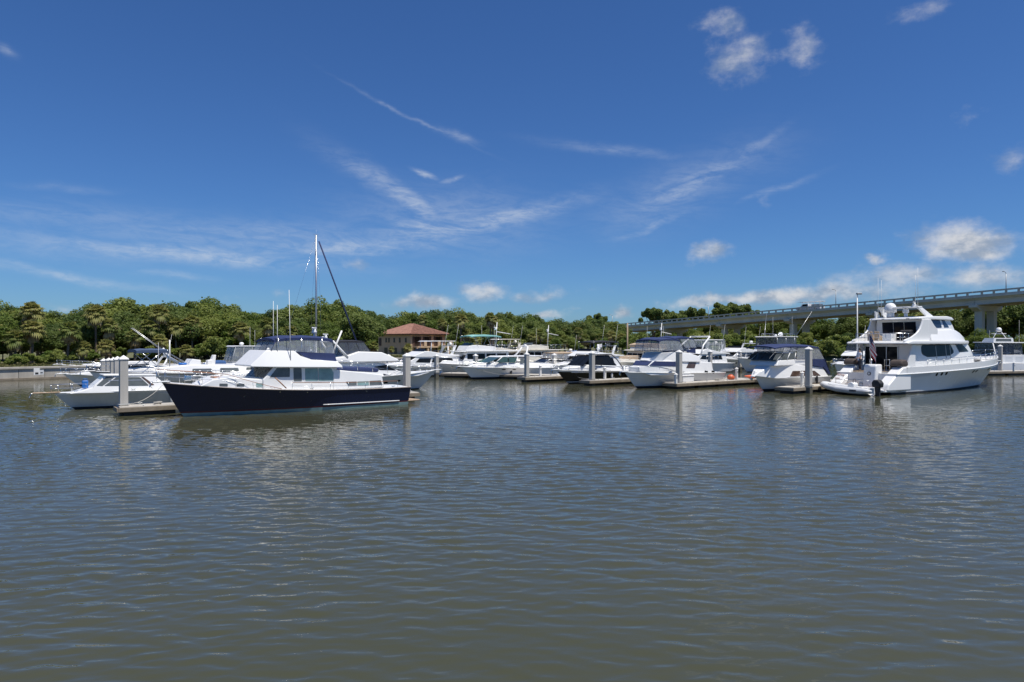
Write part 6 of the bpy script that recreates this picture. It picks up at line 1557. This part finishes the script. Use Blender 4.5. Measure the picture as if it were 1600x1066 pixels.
# upper deck
uw = mkw(2.62, .0, 4, 7.6, .048)
b.solid('upper_deck', [(1.4, 3.95), (1.35, 4.06), (2.1, 4.22), (12.5, 4.22), (13.0, 4.08), (12.7, 3.95)], uw, WHITE, .07, seg=3)
b.solid('upper_coaming', [(5.0, 4.2), (5.2, 5.12), (8.6, 5.20), (9.7, 5.12), (10.6, 4.92), (11.6, 4.62), (12.8, 4.14)], mkw(2.50, .40, 4.2, 7.4, .05), WHITE, .10, seg=3)
for sg in (1, -1): slab('upper_wing', [(1.5, 4.15), (1.6, 4.3), (2.5, 4.52), (3.2, 4.82), (3.7, 5.2), (3.95, 5.6), (4.1, 5.97), (5.2, 5.99), (5.7, 5.5), (6.2, 5.15), (6.2, 4.15)], min(sg * 2.12, sg * 2.28), max(sg * 2.12, sg * 2.28), WHITE, .05)
sw_ = mkw(2.08, .16, 5.0, 7.2, .06)
b.solid('skylounge', [(4.7, 4.2), (4.5, 6.0), (8.5, 6.1), (9.1, 5.98), (10.2, 5.12), (9.9, 4.6)], sw_, WHITE, .08)
SKYG = mat('blue_tinted_glass', (.018, .030, .055), .05, var=.2, spec=.6)
P = T_([(873, 340), (890, 330), (965, 330), (975, 398), (885, 402), (872, 380)], 2.0); b.plate('skylounge_window', P, sw_, SKYG, .12)
P = T_([(972, 332), (990, 336), (1030, 396), (985, 398)], 1.9); b.plate('skylounge_window', P, sw_, SKYG, .06)
b.screen('skylounge_screen', (10.15, 5.16), (9.15, 5.94), 1.45, 1.6, 3, .05, SKYG, .05)
for y0, y1 in ((.5, 1.42), (-.42, .44), (-1.42, -.48)): b.pane('lounge_door', (4.69, 4.32), (4.53, 5.78), (y0, y1), (y0, y1), GLASS, .05, aft=True)
b.solid('hardtop', [(3.75, 5.98), (3.85, 6.12), (4.8, 6.22), (8.0, 6.28), (8.9, 6.2), (9.5, 6.0), (9.1, 5.95)], mkw(2.16, .1, 6, 7.4, .07), WHITE, .07, seg=3)
for y in (-1.2, .9): b.solid('hardtop_light', [(3.80, 6.02), (3.74, 6.06), (3.84, 6.1), (3.94, 6.06)], lambda x, z: .12, GALV, 0).location = (0, y, 0)
q = MB()
for sg in (1, -1): q.add([(5.4, sg * 1.85, 6.2), (6.5, sg * 1.85, 6.2), (5.0, sg * 1.7, 6.98), (4.3, sg * 1.7, 7.0), (5.4, sg * 1.7, 6.2), (6.5, sg * 1.7, 6.2), (5.0, sg * 1.55, 6.98), (4.3, sg * 1.55, 7.0)], [(0, 1, 2, 3), (7, 6, 5, 4), (0, 4, 5, 1), (1, 5, 6, 2), (2, 6, 7, 3), (3, 7, 4, 0)])
q.box((4.65, 0, 7.0), (.66, 3.45, .12)); q.build('radar_arch', WHITE, b.r, bevel=.05)
slab('arch_wing', [(4.0, 6.15), (4.6, 6.2), (4.4, 6.6), (3.9, 6.75)], 1.65, 1.78, WHITE, .03)
b.dome((4.6, .75, 6.62), .47, .82, None, 'satellite_dome'); MB().lathe([(.3, 0), (.28, .45)], (4.6, .75, 6.2), 14).build('dome_base', WHITE, b.r, True)
b.dome((4.7, -.5, 6.55), .24, .42, None, 'satellite_dome'); MB().lathe([(.14, 0), (.14, .35)], (4.7, -.5, 6.2), 10).build('dome_base', WHITE, b.r, True)
b.radar((4.7, -1.2, 7.06), .8, .4)
for y, h in ((1.6, 3.4), (1.3, 3.2), (-1.5, 3.2), (-1.3, 2.6)): b.antenna((4.2 if y > 0 else 4.7, y, 6.2 if y > 0 else 7.05), h)
# upper aft deck furniture
b.siderail(1.75, 3.3, .62, sp=.55, z=lambda x: 4.2, w_=lambda x: 2.0)
q = MB(); 
for y in (-1.8, -1.2, -.6, 0, .6, 1.2, 1.8): q.tube([(1.75, y, 4.15), (1.75, y, 4.82)], .018, 5)
q.tube([(1.75, -2.0, 4.82), (1.75, 2.0, 4.82)], .024, 6); q.tube([(1.75, -2.0, 4.5), (1.75, 2.0, 4.5)], .014, 5); q.build('aft_rail', STEEL, b.r, True)
for y in (1.3, .7): slab('deck_chair', [(2.6, 4.22), (2.6, 4.6), (2.5, 5.0), (2.6, 5.0), (2.75, 4.66), (3.1, 4.62), (3.1, 4.22)], y - .22, y + .22, TANC, .04)
slab('deck_bar', [(2.7, 4.22), (2.7, 4.78), (3.4, 4.78), (3.4, 4.22)], -.5, .3, WHITE, .04)
slab('grill_cover', [(3.2, 4.22), (3.2, 5.0), (3.5, 5.12), (3.9, 5.05), (3.9, 4.22)], -1.7, -.8, BLACKC, .08)
# foredeck, rails, ports
b.solid('sun_pad', [(15.6, 2.5), (15.6, 2.66), (17.6, 2.62), (17.8, 2.45)], mkw(1.0), CAPM, .06)
q = MB()
for sg in (1, -1):
    P = []
    for i in range(14):
        x = 4.2 + i * 1.16; x = min(x, 19.4); y = sg * (b.hb(x) - .08); z = b.sheer(x) + .5; hh = .42 + .012 * x
        q.tube([(x, y, z - .05), (x + .06, y, z + hh)], .018, 5); P.append((x + .06, y, z + hh))
    q.tube(P, .022, 6); q.tube([(x, y, z - .2) for x, y, z in P], .013, 5)
q.tube([P[-1], (P[-1][0] + .25, 0, P[-1][2]), (P[-1][0], -P[-1][1], P[-1][2])], .022, 6)
q.build('bow_rail', STEEL, b.r, True)
for p in [b.T('L', [q_], 2.3)[0] for q_ in ((918, 752), (955, 748), (990, 745))]: b.plate('porthole', [(p[0] + .15 * math.cos(a), p[1] + .14 * math.sin(a)) for a in [i * math.pi / 7 for i in range(14)]], b.side, GLASS, 0)
for p in [b.T('L', [q_], 1.7)[0] for q_ in ((1158, 728), (1186, 724))]: b.plate('porthole', [(p[0] + .14 * math.cos(a), p[1] + .13 * math.sin(a)) for a in [i * math.pi / 7 for i in range(14)]], b.side, GLASS, 0)
for p in [b.T('L', [q_], 1.0)[0] for q_ in ((1270, 709), (1288, 706))]: b.plate('porthole', [(p[0] + .13 * math.cos(a), p[1] + .12 * math.sin(a)) for a in [i * math.pi / 7 for i in range(14)]], b.side, GLASS, 0)
b.plate('hull_vent', b.T('L', [(712, 765), (890, 742), (892, 760), (712, 785)], 2.5), b.side, GREYW, .05)
b.plate('exhaust_trim', b.T('L', [(665, 880), (760, 862), (762, 868), (690, 885)], 2.4), b.side, GALV, .02)
b.anchor(); b.cleats((2.6, 9, 17.5)); b.fender(-.2 + 1.0, .7, 1)
YO = b
def on_yacht(x, y, z): return YO.o + YO.d * x + YO.n * y + Vector((0, 0, z))
# ---- flag
fs = thing('flag', 'American flag hanging limp from the motor yacht stern staff', 'flag', on_yacht(-.05, -.5, 2.34), b.a)
MB().tube([(0, 0, 0), (-.28, 0, 2.55)], [.03, .018], 6).build('staff', CAPM, fs, True)
def fl_pt(u, v):                                    # u along the fly (hanging down), v across the hoist
    a0 = Vector((-.05 - .22 * (.25 + .75 * v), 0, .55 + 1.9 * (.28 + .72 * v)))
    dr = Vector((-.18, -.22 - .10 * v, -1.0)).normalized()
    fold = .11 * math.sin(u * 5 + v * 9) + .07 * math.sin(v * 17 + 1)
    return a0 + dr * (u * 1.35) * (1 - .25 * (1 - v)) + Vector((fold * .6, -u * .35 + fold, 0))
me = bpy.data.meshes.new('cloth'); nu, nv = 24, 26
vs = [tuple(fl_pt(i / nu, j / nv)) for i in range(nu + 1) for j in range(nv + 1)]
fc, mi = [], []
for i in range(nu):
    for j in range(nv):
        fc.append((i * (nv + 1) + j, (i + 1) * (nv + 1) + j, (i + 1) * (nv + 1) + j + 1, i * (nv + 1) + j + 1))
        mi.append(2 if (i < nu * .4 and j >= 12) else (0 if (j // 2) % 2 == 0 else 1))
me.from_pydata(vs, [], fc)
for m_ in (RED, FWHITE, FBLUE): me.materials.append(m_)
me.polygons.foreach_set('material_index', mi); me.update()
link('cloth', me, None, fs, True)
q = MB()
for i in range(5):
    for j in range(4):
        p = fl_pt(.04 + i * .078, .52 + j * .12); s_ = .022
        for off in (.012, -.012): q.add([p + Vector((off - .0, -s_, 0)), p + Vector((off, 0, s_)), p + Vector((off, s_, 0)), p + Vector((off, 0, -s_))], [(0, 1, 2, 3)])
q.build('stars', FWHITE, fs)
# ---- tender
td = thing('inflatable_tender', 'pale grey inflatable tender with black outboard lying across the yacht stern', 'tender', on_yacht(-2.35, -2.2, 0), b.a + R(90))
td.scale = (1.12, 1.05, 1.05)
q = MB()
pth = [(-.25, -.72, .36), (.3, -.74, .34), (1.2, -.74, .34), (2.3, -.70, .40), (3.2, -.52, .52), (3.75, -.22, .64), (3.85, 0, .67), (3.75, .22, .64), (3.2, .52, .52), (2.3, .70, .40), (1.2, .74, .34), (.3, .74, .34), (-.25, .72, .36)]
q.tube(pth, [.10, .22, .23, .23, .22, .21, .20, .21, .22, .23, .23, .22, .10], 12); tb = q.build('tube', HYPALON, td, True)
MB().tube([(x, y * 1.30 if abs(y) > .3 else y * 1.3, z) if x < 3.7 else (x + .2, y * 1.2, z) for x, y, z in pth], .032, 6).build('rub_strake', GALV, tb, True)
q = MB(); q.grid(lambda u, v: Vector((.1 + 3.3 * u, (v * 2 - 1) * .66 * (1 - max(0, u - .6) ** 2 * 4.2), .22 + .25 * u ** 3 - .26 * (1 - abs(v * 2 - 1)) * (1 - u ** 3))), 14, 8); q.build('hull', WHITE, td, True)
MB().box((.12, 0, .36), (.07, 1.3, .42)).build('transom', WHITE, td, bevel=.02)
exy(MB(), [(1.3, .2), (1.3, .82), (1.5, .95), (1.75, .85), (1.85, .2)], -.28, .28).build('console', WHITE, td, bevel=.05)
exy(MB(), [(.6, .2), (.6, .62), (1.05, .62), (1.05, .2)], -.45, .45).build('seat', CAPM, td, bevel=.05)
MB().tube([(1.42 + .0, .17 * math.cos(a), 1.0 + .17 * math.sin(a)) for a in [i * .628 for i in range(10)]], .018, 5, True).build('steering_wheel', RUBBER, td, True)
o_ = exy(MB(), [(-.55, .62), (-.62, .95), (-.45, 1.18), (-.1, 1.2), (.05, 1.0), (.02, .66)], -.24, .24).build('outboard_cowl', RUBBER, td, bevel=.09, seg=3)
exy(MB(), [(-.42, -.35), (-.45, .65), (-.08, .65), (-.14, .1), (-.2, -.35)], -.09, .09).build('outboard_leg', RUBBER, td, bevel=.03)
q = MB()
q.tube([(2.0, -.75, .56), (2.6, -.72, .64), (3.1, -.58, .72)], .018, 5); q.tube([(2.0, .75, .56), (2.6, .72, .64), (3.1, .58, .72)], .018, 5); q.build('grab_line', RUBBER, td, True)
MB().box((.95, .975, .36), (.5, .02, .14)).build('name_patch', BLACKC, td)

# ---- person standing in the yacht's cockpit
def skin_mesh(name, V_, E_, m, parent, sub=2):
    me = bpy.data.meshes.new(name); me.from_pydata([v[0] for v in V_], E_, []); me.update(); me.materials.append(m)
    o = bpy.data.objects.new(name, me); col.objects.link(o); o.parent = parent
    md = o.modifiers.new('skin', 'SKIN'); md.use_smooth_shade = True
    if not me.skin_vertices: 
        bm = bmesh.new(); bm.from_mesh(me); bm.verts.layers.skin.verify(); bm.to_mesh(me); bm.free()
    for i, v in enumerate(V_):
        sv = me.skin_vertices[0].data[i]; r_ = v[1]; sv.radius = r_ if isinstance(r_, tuple) else (r_, r_); sv.use_root = (i == 0)
    sb = o.modifiers.new('sub', 'SUBSURF'); sb.levels = sub; sb.render_levels = sub
    return o
pe = thing('person', 'person in a pale shirt and dark trousers standing in the yacht cockpit', 'person', on_yacht(1.0, 1.15, 1.76), b.a + R(150))
# body: pelvis root, spine, head, arms (one reaching to the rail), legs
BV = [((0, 0, .95), (.15, .11)), ((0, 0, 1.15), (.145, .10)), ((0, 0, 1.38), (.17, .11)), ((0, 0, 1.50), (.07, .065)), ((.02, 0, 1.58), (.055, .055)), ((.03, 0, 1.66), (.085, .095)), ((.02, 0, 1.76), (.075, .085)),
      ((0, .19, 1.44), .055), ((.02, .27, 1.18), .045), ((.20, .24, 1.02), .036), ((.30, .20, 1.04), (.035, .02)),
      ((0, -.19, 1.44), .055), ((.02, -.25, 1.17), .045), ((.06, -.27, .92), .035), ((.08, -.27, .82), (.02, .04)),
      ((0, .10, .88), .085), ((.02, .11, .48), .06), ((-.02, .12, .10), .042), ((.10, .13, .04), (.045, .035)),
      ((0, -.10, .88), .085), ((.0, -.11, .48), .06), ((-.03, -.12, .10), .042), ((.09, -.13, .04), (.045, .035))]
BE = [(0, 1), (1, 2), (2, 3), (3, 4), (4, 5), (5, 6), (2, 7), (7, 8), (8, 9), (9, 10), (2, 11), (11, 12), (12, 13), (13, 14), (0, 15), (15, 16), (16, 17), (17, 18), (0, 19), (19, 20), (20, 21), (21, 22)]
# fingers and thumbs on both hands
def hand(wi, base, d, side_):
    for k, (o_, l) in enumerate(((-.03, .06), (-.01, .075), (.01, .07), (.028, .055))):
        p = Vector(base) + Vector(side_) * o_; i0 = len(BV)
        BV.append((tuple(p + Vector(d) * .03), .009)); BV.append((tuple(p + Vector(d) * (.03 + l) + Vector((0, 0, -.02))), .007)); BE.append((wi, i0)); BE.append((i0, i0 + 1))
    i0 = len(BV); p = Vector(base) - Vector(side_) * .045
    BV.append((tuple(p + Vector(d) * .0), .010)); BV.append((tuple(p + Vector(d) * .05 - Vector(side_) * .015), .008)); BE.append((wi, i0)); BE.append((i0, i0 + 1))
hand(10, (.30, .20, 1.04), (1, -.3, 0), (.3, 1, 0)); hand(14, (.08, -.27, .82), (.15, 0, -1), (1, 0, 0))
bd = skin_mesh('body', BV, BE, SKIN, pe)
skin_mesh('shirt', [((0, 0, 1.0), (.18, .135)), ((0, 0, 1.18), (.172, .125)), ((0, 0, 1.38), (.195, .13)), ((0, 0, 1.48), (.09, .085)), ((0, .20, 1.44), .075), ((.015, .26, 1.24), .066), ((0, -.20, 1.44), .075), ((.015, -.245, 1.24), .066), ((0, 0, .90), (.178, .135))], [(0, 1), (1, 2), (2, 3), (2, 4), (4, 5), (2, 6), (6, 7), (0, 8)], SHIRT, pe)
skin_mesh('trousers', [((0, 0, .98), (.165, .125)), ((0, .10, .86), .102), ((.02, .11, .48), .08), ((-.02, .12, .10), .066), ((0, -.10, .86), .102), ((0, -.11, .48), .08), ((-.03, -.12, .10), .066)], [(0, 1), (1, 2), (2, 3), (0, 4), (4, 5), (5, 6)], TROUS, pe)
MB().lathe([(.02, 1.70), (.088, 1.71), (.098, 1.76), (.085, 1.83), (.04, 1.865), (.01, 1.87)], (.005, 0, 0), 14).build('hair', HAIR, pe, True)
q = MB().lathe([(.012, 0), (.012, .01)], (.112, .033, 1.70), 6).lathe([(.012, 0), (.012, .01)], (.112, -.033, 1.70), 6); q.build('eyes', HAIR, pe)
for sg in (1, -1): exy(MB(), [(-.06, 0), (-.06, .07), (.05, .08), (.17, .05), (.18, 0)], sg * .125 - .05, sg * .125 + .05).build('shoe', RUBBER, pe, bevel=.02)
